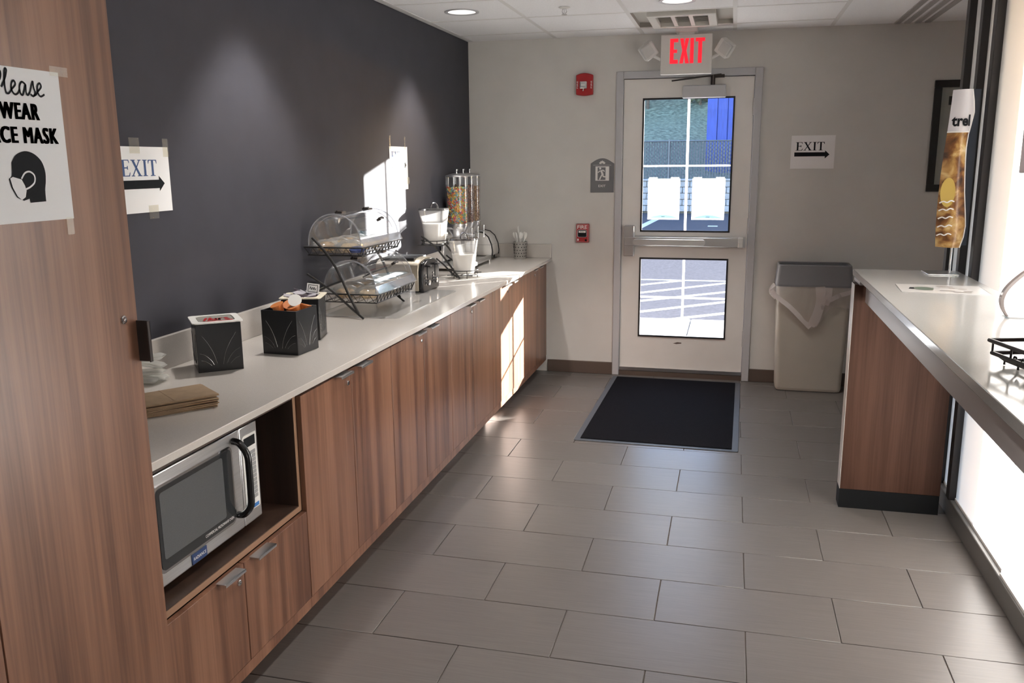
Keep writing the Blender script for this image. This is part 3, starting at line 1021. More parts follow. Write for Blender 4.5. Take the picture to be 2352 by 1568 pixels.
t = rim_tray((-.553, -1.440, ZT + .166), math.radians(16), m_cream, 'cream rimmed tray of jam packets on the rear black caddy')
for i, (x, y, z, rx, ry, rz) in enumerate([(-.60, -1.47, .170, 6, 10, 30), (-.575, -1.43, .178, 14, -6, 70), (-.545, -1.46, .174, -10, 6, 10), (-.53, -1.415, .176, 8, 14, 50), (-.59, -1.405, .182, -14, 20, 10), (-.510, -1.455, .172, 4, -12, 20)]):
    t = thing('jam_packet', 'clear lilac jam packet, %s in the cream rimmed tray' % ('near left', 'centre left', 'front centre', 'rear right', 'rear left', 'near right')[i], 'packet', (x, y, ZT + z - .012), 0, 'jam packets in the rear caddy', rot=tuple(math.radians(q) for q in (rx, ry, rz)))
    obj('tub', G().add([(-.017, -.013, 0), (.017, -.013, 0), (.017, .013, 0), (-.017, .013, 0), (-.021, -.017, .015), (.021, -.017, .015), (.021, .017, .015), (-.021, .017, .015)], [(3, 2, 1, 0), (0, 1, 5, 4), (1, 2, 6, 5), (2, 3, 7, 6), (3, 0, 4, 7)]), M('jam_lilac', (.23, .19, .26), .25), t, smooth='open')
    obj('lid', G().box(-.024, .024, -.020, .020, .0152, .0162), M('packet_lid', (.45, .43, .47), .3), t)
t = thing('jam_packet', 'jam packet with a white printed label standing upright in the rear caddy', 'packet', (-.512, -1.437, ZT + .186), 0, None, rot=(math.radians(82), math.radians(6), math.radians(8)))
obj('lid', G().prism(rrect(-.026, .026, -.006, .034, .003), lambda u, v, q: (u, v, q), 0, .0014), m_paper, t)
gl = G()
for (a, b, c, d) in ((-.02, .02, .027, .029), (-.02, .02, -.001, .001), (-.02, -.018, .001, .027), (.018, .02, .001, .027)):
    gl.box(a, b, c, d, .0014, .0018)
obj('label_border', gl, m_ink, t)
g = G()
ribbon(g, [(-.013, .010), (-.010, .020), (-.006, .009), (-.002, .018), (.002, .009), (.005, .019), (.009, .009), (.013, .016)], .0022, lambda u, v: (u, v, .0019))
obj('print_scrawl', g, m_ink, t, smooth='open')

# ------------------------------------------------------------------ two-tier pastry rack
RY0, RY1 = -1.03, -.525
rk = thing('pastry_rack', 'black two-tier wire rack with curved legs holding the domed pastry trays', 'rack', (-.58, -.78, ZT))
o = Vector(rk.location)
w = lambda P: [(a - o.x, b - o.y, c - o.z) for a, b, c in P]
for yy in (RY0, RY1):
    A = [(-.711, 1.227), (-.652, 1.165), (-.606, 1.100), (-.575, 1.040), (-.545, .970), (-.500, .885)]
    Bq = [(-.745, 1.062), (-.664, 1.012), (-.60, .965), (-.535, .910), (-.478, .864)]
    C = [(-.70, .982), (-.655, 1.005), (-.61, 1.022), (-.572, 1.035)]
    for P, r in ((A, .0062), (Bq, .0052)):
        obj('leg', G().tube(w([(a, yy, z) for a, z in catmull(P, 5)]), r, 8), m_blackm, rk, smooth=True)
    obj('brace', G().tube(w([(a, yy, z) for a, z in catmull(C, 4)]), .0045, 8), m_blackm, rk, smooth=True)


def basket(x0, x1, y0, y1, zt, zb, name='wire_basket'):
    g = G()
    cr = lambda z, s: [(x0 + s, y0 + s, z), (x1 - s, y0 + s, z), (x1 - s, y1 - s, z), (x0 + s, y1 - s, z)]
    g.tube(w(cr(zt, 0)), .0035, 6, True)
    g.tube(w(cr(zb, .012)), .003, 6, True)
    for k in range(1, 5):
        xx = x0 + (x1 - x0) * k / 5
        g.tube(w([(xx, y0 + .012, zb), (xx, y1 - .012, zb)]), .0022, 5)
    b = obj(name, g, m_blackm, rk, smooth=True)
    z = G()

    def zig(p, q, n):
        p, q = Vector(p), Vector(q)
        inn = (Vector(((x0 + x1) / 2, (y0 + y1) / 2, 0)) - (p + q) / 2)
        inn.z = 0
        inn = inn.normalized() * .012
        pts = []
        for i in range(n + 1):
            c = p.lerp(q, i / n)
            pts.append((c.x + (inn.x if i % 2 else 0), c.y + (inn.y if i % 2 else 0), zb if i % 2 else zt))
        z.tube(w(pts), .0020, 5)
    zig((x0, y0, 0), (x1, y0, 0), 14)
    zig((x1, y0, 0), (x1, y1, 0), 24)
    zig((x0, y1, 0), (x1, y1, 0), 14)
    obj('zigzag_wire', z, m_blackm, b, smooth=True)


UX0, UX1, UY0, UY1 = -.762, -.462, -1.025, -.552
LX0_, LX1_, LY0, LY1 = -.696, -.398, -1.025, -.545
basket(UX0 + .004, UX1 - .012, UY0 + .005, UY1 - .005, 1.182, 1.146)
basket(LX0_ + .004, LX1_ - .012, LY0 + .005, LY1 - .005, .972, .934)


def dome_tray(x0, x1, y0, y1, z, which):
    """clear tray with a front lip and a roll-top dome standing on it"""
    cx, cy = (x0 + x1) / 2, (y0 + y1) / 2
    t = thing('pastry_tray', 'clear shallow tray in the %s tier of the pastry rack' % which, 'tray', (cx, cy, z))
    a, b = (x1 - x0) / 2, (y1 - y0) / 2
    g = G()
    g.prism(rrect(-a, a, -b, b, .012), lambda u, v, q: (u, v, q), .0, .0035)
    obj('rim', g, m_acrylic, t, smooth=True)
    g = G()
    n = len(rrect(-1, 1, -1, 1, .1))
    up = rrect(-a + .016, a - .016, -b + .016, b - .016, .012)
    dn = rrect(-a + .026, a - .026, -b + .026, b - .026, .012)
    g.add([(p, q, 0) for p, q in up] + [(p, q, -.030) for p, q in dn], [(i, (i + 1) % n, n + (i + 1) % n, n + i) for i in range(n)] + [tuple(range(n, 2 * n))])
    obj('pan', g, m_acrylic, t, smooth='open')
    obj('front_lip', G().add([(a - .002, -b + .004, .003), (a - .002, b - .004, .003), (a - .018, b - .004, .034), (a - .018, -b + .004, .034), (a - .005, -b + .004, .003), (a - .005, b - .004, .003), (a - .021, b - .004, .034), (a - .021, -b + .004, .034)], [(0, 1, 2, 3), (4, 5, 6, 7), (0, 1, 5, 4), (2, 3, 7, 6), (0, 3, 7, 4), (1, 2, 6, 5)]), clear_mat('lip_acrylic', (.93, .95, .98), .30, .05, haze=.12, hazecol=(.75, .8, .9)), t)
    d = thing('dome_cover', 'clear roll-top dome over the %s tray of the pastry rack' % which, 'dome cover', (cx, cy, z + .004))
    A = a - .022
    bb = b - .012
    H = .142 if which == 'upper' else .145
    prof = []
    N = 18
    for i in range(N + 1):
        th = PI - PI * i / N
        prof.append((A * math.cos(th), H * math.sin(th) ** .85 if 0 < i < N else 0.0))
    g = G()
    g.grid([[(u, -bb, v) for u, v in prof], [(u, bb, v) for u, v in prof]])
    obj('shell', g, m_acrylic, d, smooth='open')
    for s in (-1, 1):
        e = G()
        e.add([(0, s * bb, 0)] + [(u, s * bb, v) for u, v in prof], [(0, i, i + 1) for i in range(1, N + 1)])
        obj('end_panel', e, m_acrylic, d, smooth='open')
        obj('edge_trim', G().tube([(u, s * bb, v) for u, v in prof], .0028, 6), clear_mat('rim_acrylic', (.85, .87, .9), .35, .08, haze=.15, hazecol=(.8, .8, .85)), d, smooth=True)
        obj('edge_trim', G().tube([(u * .93, s * (bb - .035), v * .94) for u, v in prof[2:-2]], .0018, 6), clear_mat('rim_acrylic2', (.9, .9, .93), .25, .08, haze=.10), d, smooth=True)
    for k in (-.15, .15):
        obj('hinge', G().box(-.016, .018, k - .022, k + .022, H - .001, H + .008).cyl((-.004, k - .028, H + .008), (-.004, k + .028, H + .008), .005, n=8), m_dkmetal, d)
    u, v = prof[N - 4]
    obj('knob', G().cyl((u, .04, v), (u + .018, .04, v + .008), .006, n=8).tube([(u + .02, .015, v + .010), (u + .024, .04, v + .014), (u + .02, .065, v + .010)], .0055, 8), m_dkmetal, d, smooth=True)
    return t


dome_tray(UX0, UX1, UY0, UY1, 1.186, 'upper')
dome_tray(LX0_, LX1_, LY0, LY1, .976, 'lower')


def pastry(loc, rz, mat, label, grp, s=1.0, wrapped=True, kind=0):
    t = thing('pastry', label, 'pastry', loc, rz, grp)
    prof = [(0, 0), (.034, .002), (.044, .014), (.040, .028), (.024, .038), (0, .041)]
    if kind: prof = [(.012, .004), (.03, 0), (.045, .010), (.043, .024), (.03, .032), (.014, .028), (.012, .004)]
    obj('bun', G().lathe([(r * s, z * s) for r, z in prof], 16, sy=.85), mat, t, smooth=True)
    if wrapped:
        rows = []
        for i in range(7):
            th = PI * i / 6
            rows.append([((.053 * s * math.sin(th) + .004 * math.sin(5 * a)) * math.cos(a), (.053 * s * math.sin(th) + .004 * math.cos(4 * a)) * math.sin(a), .024 * s - .0245 * s * math.cos(th) * 1.0 + .0022) for a in [2 * PI * j / 14 for j in range(15)]])
        obj('wrapper', G().grid(rows), m_wrap, t, smooth='open')
    return t


random.seed(21)
k = 0
for iy in range(4):
    for ix in range(2):
        m = (m_bread, m_bread2, m_bread, m_bread2)[(iy + ix) % 4]
        pastry((-.675 + .115 * ix + random.uniform(-.008, .008), -.955 + .108 * iy, 1.160), random.uniform(0, 3), m, 'wrapped pastry under the upper dome, %s row, %s from near end' % (('wall side', 'front')[ix], ('first', 'second', 'third', 'fourth')[iy]), 'wrapped pastries under the upper dome', 1.1, True, (iy + ix) % 2)
        pastry((-.60 + .115 * ix + random.uniform(-.008, .008), -.955 + .108 * iy, .950), random.uniform(0, 3), m_bread2 if ix else m_bread, 'wrapped bagel under the lower dome, %s row, %s from near end' % (('wall side', 'front')[ix], ('first', 'second', 'third', 'fourth')[iy]), 'wrapped bagels under the lower dome', 1.15, True, 1)
tag(obj('pastry_pack', G().lathe([(0, 0), (.03, .0), (.036, .012), (.02, .026), (0, .028)], 14, sy=1.2), m_bluewrap, smooth=True, loc=(-.515, -.985, 1.1605)), 'small dark blue wrapped pastry at the near right of the upper tray', 'pastry')

# clear acrylic mat under the rack and frosted tub behind it
tag(obj('counter_mat', G().prism(rrect(-.70, -.335, -.98, -.10, .02), lambda u, v, q: (u, v, q), ZT + .0002, ZT + .004), M('mat_plastic', (.40, .385, .37), .12), smooth=True), 'grey glossy plastic mat under the pastry rack', 'mat')
tb = thing('frosted_tub', 'frosted plastic tub standing behind the lower pastry tray', 'tub', (-.545, -.36, ZT + .0042))
obj('tub', G().prism(rrect(-.05, .05, -.05, .05, .012), lambda u, v, q: (u, v, q), 0, .085), m_frost, tb, smooth=True)

# ------------------------------------------------------------------ toaster
ts = thing('toaster', 'four-slice steel toaster with black control end, right of the pastry rack', 'toaster', (-.60, -.10, ZT))
TYa, TYb = -.135, .135
prof = []
for i in range(13):
    th = PI * i / 12
    prof.append((-.135 * math.cos(th) if 0 < i < 12 else (-.135 if i == 0 else .135), .145 + .040 * math.sin(th)))
outl = [(-.135, .012)] + [(-.135, .12)] + prof[1:-1] + [(.135, .12), (.135, .012)]
obj('steel_body', G().prism(outl, lambda u, v, q: (q, u, v), -.155, .092), M('toaster_steel_warm_reflection', (.62, .55, .44), .34, .75), ts, bevel=.004)  # tan base colour stands in for a warm reflection on the steel
fr = [(-.128, .0), (-.137, .03), (-.137, .12), (-.11, .160), (-.06, .176), (.06, .176), (.11, .160), (.137, .12), (.137, .03), (.128, 0)]
fe_ = obj('control_end', G().prism(fr, lambda u, v, q: (q + .0 * v, u, v), .092, .118), m_black, ts, bevel=.009, seg=3)
obj('base', G().box(-.16, .09, -.128, .128, 0, .014), m_black_s, ts, bevel=.004)
obj('top_plate', G().box(-.13, .055, -.095, .095, .178, .187), m_black_s, ts)
for s in (-1, 1):
    for q in (-.022, .022):
        obj('slot', G().box(-.12, .045, s * .05 + q - .012, s * .05 + q + .012, .1872, .1878), m_ink, ts)
    obj('lever_track', G().box(.1182, .1192, s * .062 - .006, s * .062 + .006, .075, .15), m_ink, fe_)
    obj('lever', G().box(.116, .142, s * .062 - .017, s * .062 + .017, .138, .147), m_black_s, fe_, bevel=.003)
    obj('knob', G().lathe([(.016, 0), (.015, .014), (.009, .016), (0, .016)], 20).xf(Matrix.Translation((.118, s * .062, .052)) @ Matrix.Rotation(PI / 2, 4, 'Y')), m_chrome, fe_, smooth=True)
    for q in range(4):
        obj('button', G().cyl((.117, s * .062 - .034, .045 + .017 * q), (.122, s * .062 - .034, .045 + .017 * q), .0055, n=10), m_chrome, fe_, smooth=True)

# ------------------------------------------------------------------ milk pitchers on a wire stand
ms = thing('pitcher_stand', 'two-tier curved wire stand holding the two milk pitchers', 'rack', (-.56, .45, ZT))
o = Vector(ms.location)
for yy in (.355, .545):
    for P, r in (([(-.70, 1.118), (-.62, 1.06), (-.555, .985), (-.49, .90), (-.462, .8655)], .006), ([(-.61, .985), (-.56, .945), (-.52, .905), (-.478, .872)], .005)):
        obj('leg', G().tube(w([(a, yy, z) for a, z in catmull(P, 5)]), r, 8), m_blackm, ms, smooth=True)
for cx, z in ((-.648, 1.062), (-.462, .884)):
    ring = [(cx + .082 * math.cos(2 * PI * i / 24), .45 + .095 * math.sin(2 * PI * i / 24), 0) for i in range(24)]
    g = G()
    g.tube(w([(a, b, z + .026) for a, b, _ in ring]), .003, 6, True)
    g.tube(w([(a, b, z) for a, b, _ in ring]), .003, 6, True)
    for i in range(0, 24, 4):
        a, b, _ = ring[i]
        g.tube(w([(a, b, z - (.02 if z < 1 else 0)), (a, b, z + .026)]), .0025, 6)
    for q in (-.04, 0, .04):
        g.tube(w([(cx + q, .365, z), (cx + q, .535, z)]), .0025, 6)
    g.tube(w([(cx - .08, .355, z), (cx + .08, .355, z)]), .003, 6)
    g.tube(w([(cx - .08, .545, z), (cx + .08, .545, z)]), .003, 6)
    obj('ring_shelf', g, m_blackm, ms, smooth=True)


def pitcher(cx, cy, z, label, fill):
    t = thing('milk_pitcher', label, 'pitcher', (cx, cy, z))
    H = .205

    def ring(s, zz, sp=0.0):
        out = []
        for i in range(28):
            a = 2 * PI * i / 28
            c, q = math.cos(a), math.sin(a)
            n = 1 / (abs(c) ** 3.2 + abs(q) ** 3.2) ** (1 / 3.2)
            e = sp * max(0, -q * .8 - c * .5 - .55)
            out.append((s * n * c - e * .3, s * n * q - e, zz))
        return out
    R = [ring(.060, .002), ring(.066, .06), ring(.073, .13), ring(.083, H, .03)]
    n = 28
    g = G()
    for i in range(3):
        g.add(R[i] + R[i + 1], [(j, (j + 1) % n, n + (j + 1) % n, n + j) for j in range(n)])
    g.add(R[0], [tuple(range(n))])
    obj('jug', g, m_frost, t, smooth='open')
    k = fill / H
    g = G()
    lo, hi = ring(.0575, .005), ring(.058 + .02 * k, fill)
    g.add(lo + hi, [(j, (j + 1) % n, n + (j + 1) % n, n + j) for j in range(n)] + [tuple(range(n)), tuple(range(n, 2 * n))])
    obj('milk', g, m_milk, t, smooth=True)
    g = G()
    lo, hi = ring(.086, H, .03), ring(.082, H + .010, .03)
    g.add(lo + hi, [(j, (j + 1) % n, n + (j + 1) % n, n + j) for j in range(n)] + [tuple(range(n)), tuple(range(n, 2 * n))])
    lid = obj('lid', g, clear_mat('smoky_lid', (.35, .33, .33), .18, .1, haze=.15, hazecol=(.2, .2, .2)), t, smooth=True)
    obj('lid_loop', G().tube([(-.022 * math.cos(PI * i / 10), 0, H + .008 + .034 * math.sin(PI * i / 10)) for i in range(11)], .0055, 8), m_chrome, lid, smooth=True)
    obj('lug', G().tube([(.068, 0, .07), (.080, 0, .064), (.079, 0, .052), (.066, 0, .048)], .005, 8), m_frost, t, smooth=True)
    return t


pitcher(-.648, .45, 1.066, 'upper clear milk pitcher on the wire stand', .125)
pitcher(-.462, .45, .888, 'lower clear milk pitcher, front tier of the wire stand', .118)

# ------------------------------------------------------------------ triple cereal dispenser
cdp = thing('cereal_dispenser', 'chrome dispenser with three clear cereal canisters near the back corner', 'cereal dispenser', (-.655, 1.075, ZT))
CYS = [.93, 1.075, 1.22]
obj('base_tray', G().box(-.10, .125, -.36, .235, .018, .036).box(.108, .125, -.36, .235, .036, .05).box(-.10, -.085, -.36, .235, .036, .05), m_steel, cdp, bevel=.003)
for x in (-.09, .112):
    for y in (-.345, .22):
        obj('foot', G().cyl((x, y, 0), (x, y, .02), .011, n=12), m_chrome, cdp, smooth=True)
obj('column', G().box(-.105, -.085, -.19, .19, .036, .27), m_steel, cdp, bevel=.003)
obj('collar_plate', G().box(-.10, .03, -.215, .215, .262, .274), m_steel, cdp, bevel=.003)
mix = [M('cereal_red', (.62, .10, .12), .6), M('cereal_orange', (.72, .27, .05), .6), M('cereal_yellow', (.70, .48, .10), .6), M('cereal_green', (.26, .42, .16), .6), M('cereal_blue', (.16, .32, .38), .6)]
oat = [M('cereal_brown', (.34, .19, .09), .7), M('cereal_tan', (.50, .33, .18), .7), M('cereal_dark', (.16, .08, .045), .7)]
choc = [M('cereal_choc', (.17, .08, .045), .7), M('cereal_choc2', (.26, .13, .08), .7), M('cereal_choc3', (.09, .04, .028), .7)]


def loops(seed, mats, R, z0, z1, n, rr, rt):
    rnd = random.Random(seed)
    g = G()
    core = R * .72
    g.lathe([(0, z0), (core, z0), (core, z1 - .012), (core * .5, z1), (0, z1)], 20, m=len(mats) // 2)
    for i in range(n):
        a = rnd.random() * 2 * PI
        z = z0 + .006 + (z1 - z0 - .012) * rnd.random()
        r = R * .97 - rr - rt - R * .10 * rnd.random()
        if i % 8 == 0: r, z = R * math.sqrt(rnd.random()) * .9, z1 + rnd.uniform(-.008, .012)
        M_ = Matrix.Translation((r * math.cos(a), r * math.sin(a), z)) @ Euler((rnd.random() * 6, rnd.random() * 6, rnd.random() * 6)).to_matrix().to_4x4()
        pts = [M_ @ Vector((rr * math.cos(2 * PI * j / 7), rr * math.sin(2 * PI * j / 7), 0)) for j in range(7)]
        g.tube(pts, rt, 4, True, m=rnd.randrange(len(mats)))
    return g


lab = [('multicolour fruit ring cereal in the nearest canister', 11, mix, .0066, .0027, 1000, .46), ('dark chocolate cereal in the middle canister', 12, choc, .004, .003, 1300, .47), ('tan bran cereal in the farthest canister', 13, oat, .0035, .0026, 1500, .46)]
for (label, seed, mats, rr, rt, n, zt), yy in zip(lab, CYS):
    y = yy - 1.075
    can = obj('canister', G().lathe([(.071, .290), (.0735, .292), (.0735, .602), (.071, .604)], 32, (0, y, 0)), m_acrylic, cdp, smooth=True)
    can.data.polygons[-1].select = False
    lid = obj('canister_lid', G().lathe([(.0745, .600), (.0755, .606), (.070, .612), (.03, .622), (0, .624)], 32, (0, y, 0)), m_alu, cdp, smooth=True)
    obj('lid_knob', G().lathe([(.006, .62), (.004, .634), (.010, .645), (.010, .649), (0, .65)], 14, (0, y, 0)), m_chrome, lid, smooth=True)
    fn = obj('funnel', G().lathe([(.0745, .296), (.076, .286), (.070, .262), (.045, .225), (.034, .205), (.034, .180), (0, .18)], 32, (0, y, 0)), M('funnel_alu', (.52, .52, .53), .30, 1.0), cdp, smooth=True)
    obj('dispense_knob', G().cyl((.03, y, .225), (.105, y, .225), .006, n=10).cyl((.098, y, .190), (.098, y, .260), .0055, n=10).lathe([(0, .180), (.009, .182), (.009, .192), (0, .194)], 12, (.098, y, 0)).lathe([(0, .256), (.009, .258), (.009, .268), (0, .270)], 12, (.098, y, 0)), m_chrome, fn, smooth=True)
    ob = obj('cereal', loops(seed, mats, .071, .293, zt + .06, n, rr, rt), mats, None, loc=(-.655, yy, ZT), smooth=True)
    tag(ob, label, 'cereal')
    stuff(ob)

# ------------------------------------------------------------------ waffle maker in the corner
wm = thing('waffle_maker', 'pale grey rounded waffle maker with black trim in the back corner', 'waffle maker', (-.665, 1.50, ZT))
pr = [(-.105, .03), (-.105, .18), (-.07, .205), (.0, .205), (.05, .195), (.085, .165), (.108, .11), (.115, .06), (.112, .03)]
obj('housing', G().prism(pr, lambda u, v, q: (u, q, v), -.09, .09), M('appliance_grey', (.62, .60, .57), .4), wm, bevel=.012, seg=3)
for s in (-1, 1):
    obj('trim', G().tube([(u * 1.0, s * .086, v * 1.0) for u, v in pr[3:]], .005, 6), m_black_s, wm, smooth=True)
    obj('leg', G().cyl((.085, s * .07, 0), (.085, s * .07, .035), .006, n=8).cyl((-.085, s * .07, 0), (-.085, s * .07, .035), .006, n=8), m_black_s, wm, smooth=True)
obj('seam', G().box(-.106, .108, -.0915, .0915, .108, .111), m_btn, wm)

# ------------------------------------------------------------------ perforated cutlery cylinder with spoons
ch = thing('utensil_cylinder', 'perforated steel cylinder of plastic spoons on the corner of the counter', 'utensil holder', (-.372, 1.525, ZT))
obj('cylinder', G().lathe([(.0, .0), (.040, 0), (.042, .004), (.052, .124), (.054, .127), (.051, .127), (.049, .120), (.0395, .006), (0, .005)], 32), M('cylinder_steel', (.50, .49, .47), .3, 1.0), ch, smooth=True)
g = G()
for r in range(5):
    for i in range(14):
        a = 2 * PI * (i + .5 * (r % 2)) / 14
        z = .022 + r * .022
        R = .0425 + (z - .004) / .12 * .010
        d = Vector((math.cos(a), math.sin(a), 0))
        p = d * R + Vector((0, 0, z))
        g.cyl(p - d * .0008, p + d * .0006, .0036, n=8)
stuff(obj('perforations', g, m_ink, ch))
gsp = G().box(-.0045, .0045, -.0012, .0012, -.09, .045)
gsp.lathe([(0, 0), (.010, .012), (.0135, .028), (.011, .046), (0, .055)], 14, (0, 0, .04), sy=.28)
sp_mesh = mesh_of('plastic_spoon', gsp, m_white, True)
gkn = G().box(-.0045, .0045, -.0012, .0012, -.09, .045).prism([(-.0045, .045), (-.009, .06), (-.0085, .11), (.004, .12), (.0055, .06), (.0045, .045)], lambda u, v, q: (u, q, v), -.0012, .0012)
kn_mesh = mesh_of('plastic_knife', gkn, m_white, True)
sp = [(-.026, .004, -17, 0, 0), (.018, .012, 8, 5, 20), (.028, -.006, 16, -3, -10), (.008, -.02, 4, 10, 10), (.024, .02, 13, -8, 40), (-.016, -.016, -9, 6, -30), (.002, .022, 2, -7, 15)]
for i, (x, y, ry, rx, rz) in enumerate(sp):
    tag(obj('plastic_spoon', sp_mesh, None, None, loc=(-.372 + x * .8, 1.525 + y * .8, ZT + .103), rot=(math.radians(rx), math.radians(ry), math.radians(rz))), 'white plastic spoon, %s in the perforated steel cylinder' % ('leaning far left', 'right of centre', 'leaning far right', 'front centre', 'behind the far right one', 'front left', 'rear centre')[i], 'spoon', 'white spoons in the steel cylinder')
tag(obj('plastic_knife', kn_mesh, None, None, loc=(-.378, 1.527, ZT + .122), rot=(0, math.radians(-3), 0)), 'tallest white plastic utensil with a flat blade, in the perforated steel cylinder', 'knife')

# ================================================================== SIGNS AND WALL FITTINGS
pt = (0, 1, 0)
up = (0, 0, 1)


def paper_on_left(y0, y1, z0, z1, x, label, mat, name='paper_sign'):
    t = thing(name, label, 'sign', (x, (y0 + y1) / 2, (z0 + z1) / 2))
    obj('sheet', G().box(0, .0008, y0 - (y0 + y1) / 2, y1 - (y0 + y1) / 2, z0 - (z0 + z1) / 2, z1 - (z0 + z1) / 2), mat, t)
    return t


SERIF = {
    'E': [[(0, 0), (.62, 0), (.68, .24), (.64, .24), (.56, .06), (.26, .05), (.26, .48), (.44, .48), (.48, .40), (.52, .40), (.52, .64), (.48, .64), (.44, .55), (.26, .55), (.26, .95), (.54, .95), (.60, .80), (.64, .80), (.60, 1), (0, 1), (0, .96), (.10, .94), (.10, .06), (0, .04)]],
    'X': [[(.0, 1), (.34, 1), (.34, .96), (.27, .94), (.42, .62), (.60, .94), (.52, .96), (.52, 1), (.78, 1), (.78, .96), (.68, .94), (.46, .54), (.72, .06), (.82, .04), (.82, 0), (.46, 0), (.46, .04), (.54, .06), (.37, .40), (.17, .06), (.26, .04), (.26, 0), (0, 0), (0, .04), (.10, .06), (.33, .48), (.09, .94), (0, .96)]],
    'I': [[(0, 0), (.36, 0), (.36, .04), (.26, .06), (.26, .94), (.36, .96), (.36, 1), (0, 1), (0, .96), (.10, .94), (.10, .06), (0, .04)]],
    'T': [[(.16, 0), (.54, 0), (.54, .04), (.43, .06), (.43, .95), (.60, .94), (.66, .76), (.70, .76), (.68, 1), (.02, 1), (0, .76), (.04, .76), (.10, .94), (.27, .95), (.27, .06), (.16, .04)]]}


def serif_exit(parent, mpf, u0, v0, width, h, mat):
    adv = {'E': .74, 'X': .88, 'I': .42, 'T': .72}
    tot = sum(adv.values())
    k = width / tot
    x = 0
    for ch_ in 'EXIT':
        g = G()
        for P in SERIF[ch_]:
            g.poly([mpf(u0 + (x + a) * k, v0 + b * h) for a, b in P])
        obj('letter', g, mat, parent, smooth='open')
        x += adv[ch_]


def arrow(parent, mpf, u0, u1, v0, v1, hb, ht, hx):
    vm = (hb + ht) / 2
    obj('arrow', G().poly([mpf(u0, v0), mpf(hx, v0), mpf(hx, hb), mpf(u1, vm), mpf(hx, ht), mpf(hx, v1), mpf(u0, v1)]), m_ink, parent, smooth='open')


# exit paper on the dark wall, near the tall cabinet
t = paper_on_left(-2.235, -1.928, 1.398, 1.612, XW + .0012, 'white EXIT paper with a right arrow, on the charcoal wall beside the tall cabinet', m_paper)
o = Vector(t.location)
f = lambda u, v: (.0014, u - o.y, v - o.z)
serif_exit(t, f, -2.175, 1.517, .182, .053, m_inkblue)
arrow(t, f, -2.20, -1.960, 1.476, 1.504, 1.466, 1.517, -1.989)
for y, z, a, b in ((-2.10, 1.615, .05, .05), (-2.03, 1.398, .05, .045), (-1.94, 1.61, .03, .06)):
    obj('tape', G().box(.001, .0018, y - a / 2 - o.y, y + a / 2 - o.y, z - b / 2 - o.z, z + b / 2 - o.z), m_tape, t)

# sunlit paper on the dark wall
t = paper_on_left(.074, .352, 1.40, 1.646, XW + .0012, 'sunlit white EXIT paper taped to the charcoal wall above the pastry rack', m_paper)
o = Vector(t.location)
f2 = lambda u, v: (.0014, u - o.y, v - o.z)
serif_exit(t, f2, .10, 1.565, .18, .053, m_inkblue)
arrow(t, f2, .095, .33, 1.525, 1.553, 1.515, 1.566, .30)
for y in (.085, .315):
    obj('tape', G().box(.001, .0018, y - .009 - o.y, y + .009 - o.y, 1.63 - o.z, 1.705 - o.z), m_tape, t)
obj('tape', G().box(.001, .0018, .34 - o.y, .375 - o.y, 1.43 - o.z, 1.47 - o.z), m_tape, t)

# exit paper on the back wall
t = thing('paper_sign', 'white EXIT paper with a right arrow, on the beige wall above the trash bin', 'sign', (1.6235, YB - .0012, 1.602))
o = Vector(t.location)
obj('sheet', G().box(-.1395, .1395, -.0008, 0, -.109, .109), M('bright_paper', (.90, .88, .88), .8), t)
f3 = lambda u, v: (u - o.x, -.0012, v - o.z)
serif_exit(t, f3, 1.514, 1.613, .184, .055, m_ink)
arrow(t, f3, 1.507, 1.731, 1.574, 1.601, 1.559, 1.613, 1.702)

# face mask notice on the tall cabinet
t = paper_on_left(-3.316, -3.100, 1.449, 1.729, TX + .0012, 'white notice asking people to wear a face mask, taped to the tall cabinet', m_paperg, 'mask_notice')
o = Vector(t.location)
f = lambda u, v: (.0016, u - o.y, v - o.z)
g = G()
sc, u0, v0 = .0150, -3.272, 1.681
strokes = [[(.55, -.3), (.75, 1.0), (1.05, 2.6)], [(-.1, 1.6), (.2, 2.5), (1.2, 2.95), (2.1, 2.5), (1.9, 1.6), (1.2, 1.15), (.7, 1.2)],
           [(2.0, .7), (2.7, 1.8), (3.05, 2.75), (2.8, 2.8), (2.55, 1.4), (2.6, .2), (3.0, .05), (3.55, .6)],
           [(3.55, .6), (4.15, 1.15), (4.0, 1.6), (3.6, 1.3), (3.5, .5), (3.9, 0), (4.4, .15), (4.75, .6)],
           [(5.75, 1.3), (5.2, 1.55), (4.8, 1.0), (4.8, .2), (5.2, .05), (5.75, 1.3), (5.72, .4), (5.95, .03), (6.4, .5)],
           [(6.4, .5), (6.95, 1.75), (7.0, 1.1), (7.2, .35), (6.8, -.05), (6.4, .2)], [(6.9, 0), (7.3, .2), (7.65, .6)],
           [(7.65, .6), (8.25, 1.15), (8.1, 1.6), (7.7, 1.3), (7.6, .5), (8.0, 0), (8.7, .3)]]
for s_ in strokes:
    ribbon(g, [(u0 + a * sc, v0 + b * sc) for a, b in s_], .0038, f)
obj('script_lettering', g, m_ink, t, smooth='open')
put_text('WEAR', (.0016, -3.252 - o.y, 1.637 - o.z), pt, up, .090, .029, m_ink, t, .0, thick=.0022)
put_text('FACE MASK', (.0016, -3.294 - o.y, 1.594 - o.z), pt, up, .173, .029, m_ink, t, .0, thick=.0022)
cv = lambda a, b: (-3.242 + (a - 85) * .000304, 1.579 - (b - 845) * .000235)
head = [(85, 1000), (90, 930), (130, 872), (200, 843), (270, 862), (325, 920), (347, 1000), (343, 1080), (330, 1150), (327, 1242), (200, 1246), (196, 1214), (150, 1228), (100, 1198), (66, 1120), (56, 1055), (80, 1034)]
obj('head_icon', G().poly([f(*cv(a, b)) for a, b in catmull(head[1:10], 4) + head[10:] + head[:1]]), m_ink, t, smooth='open')
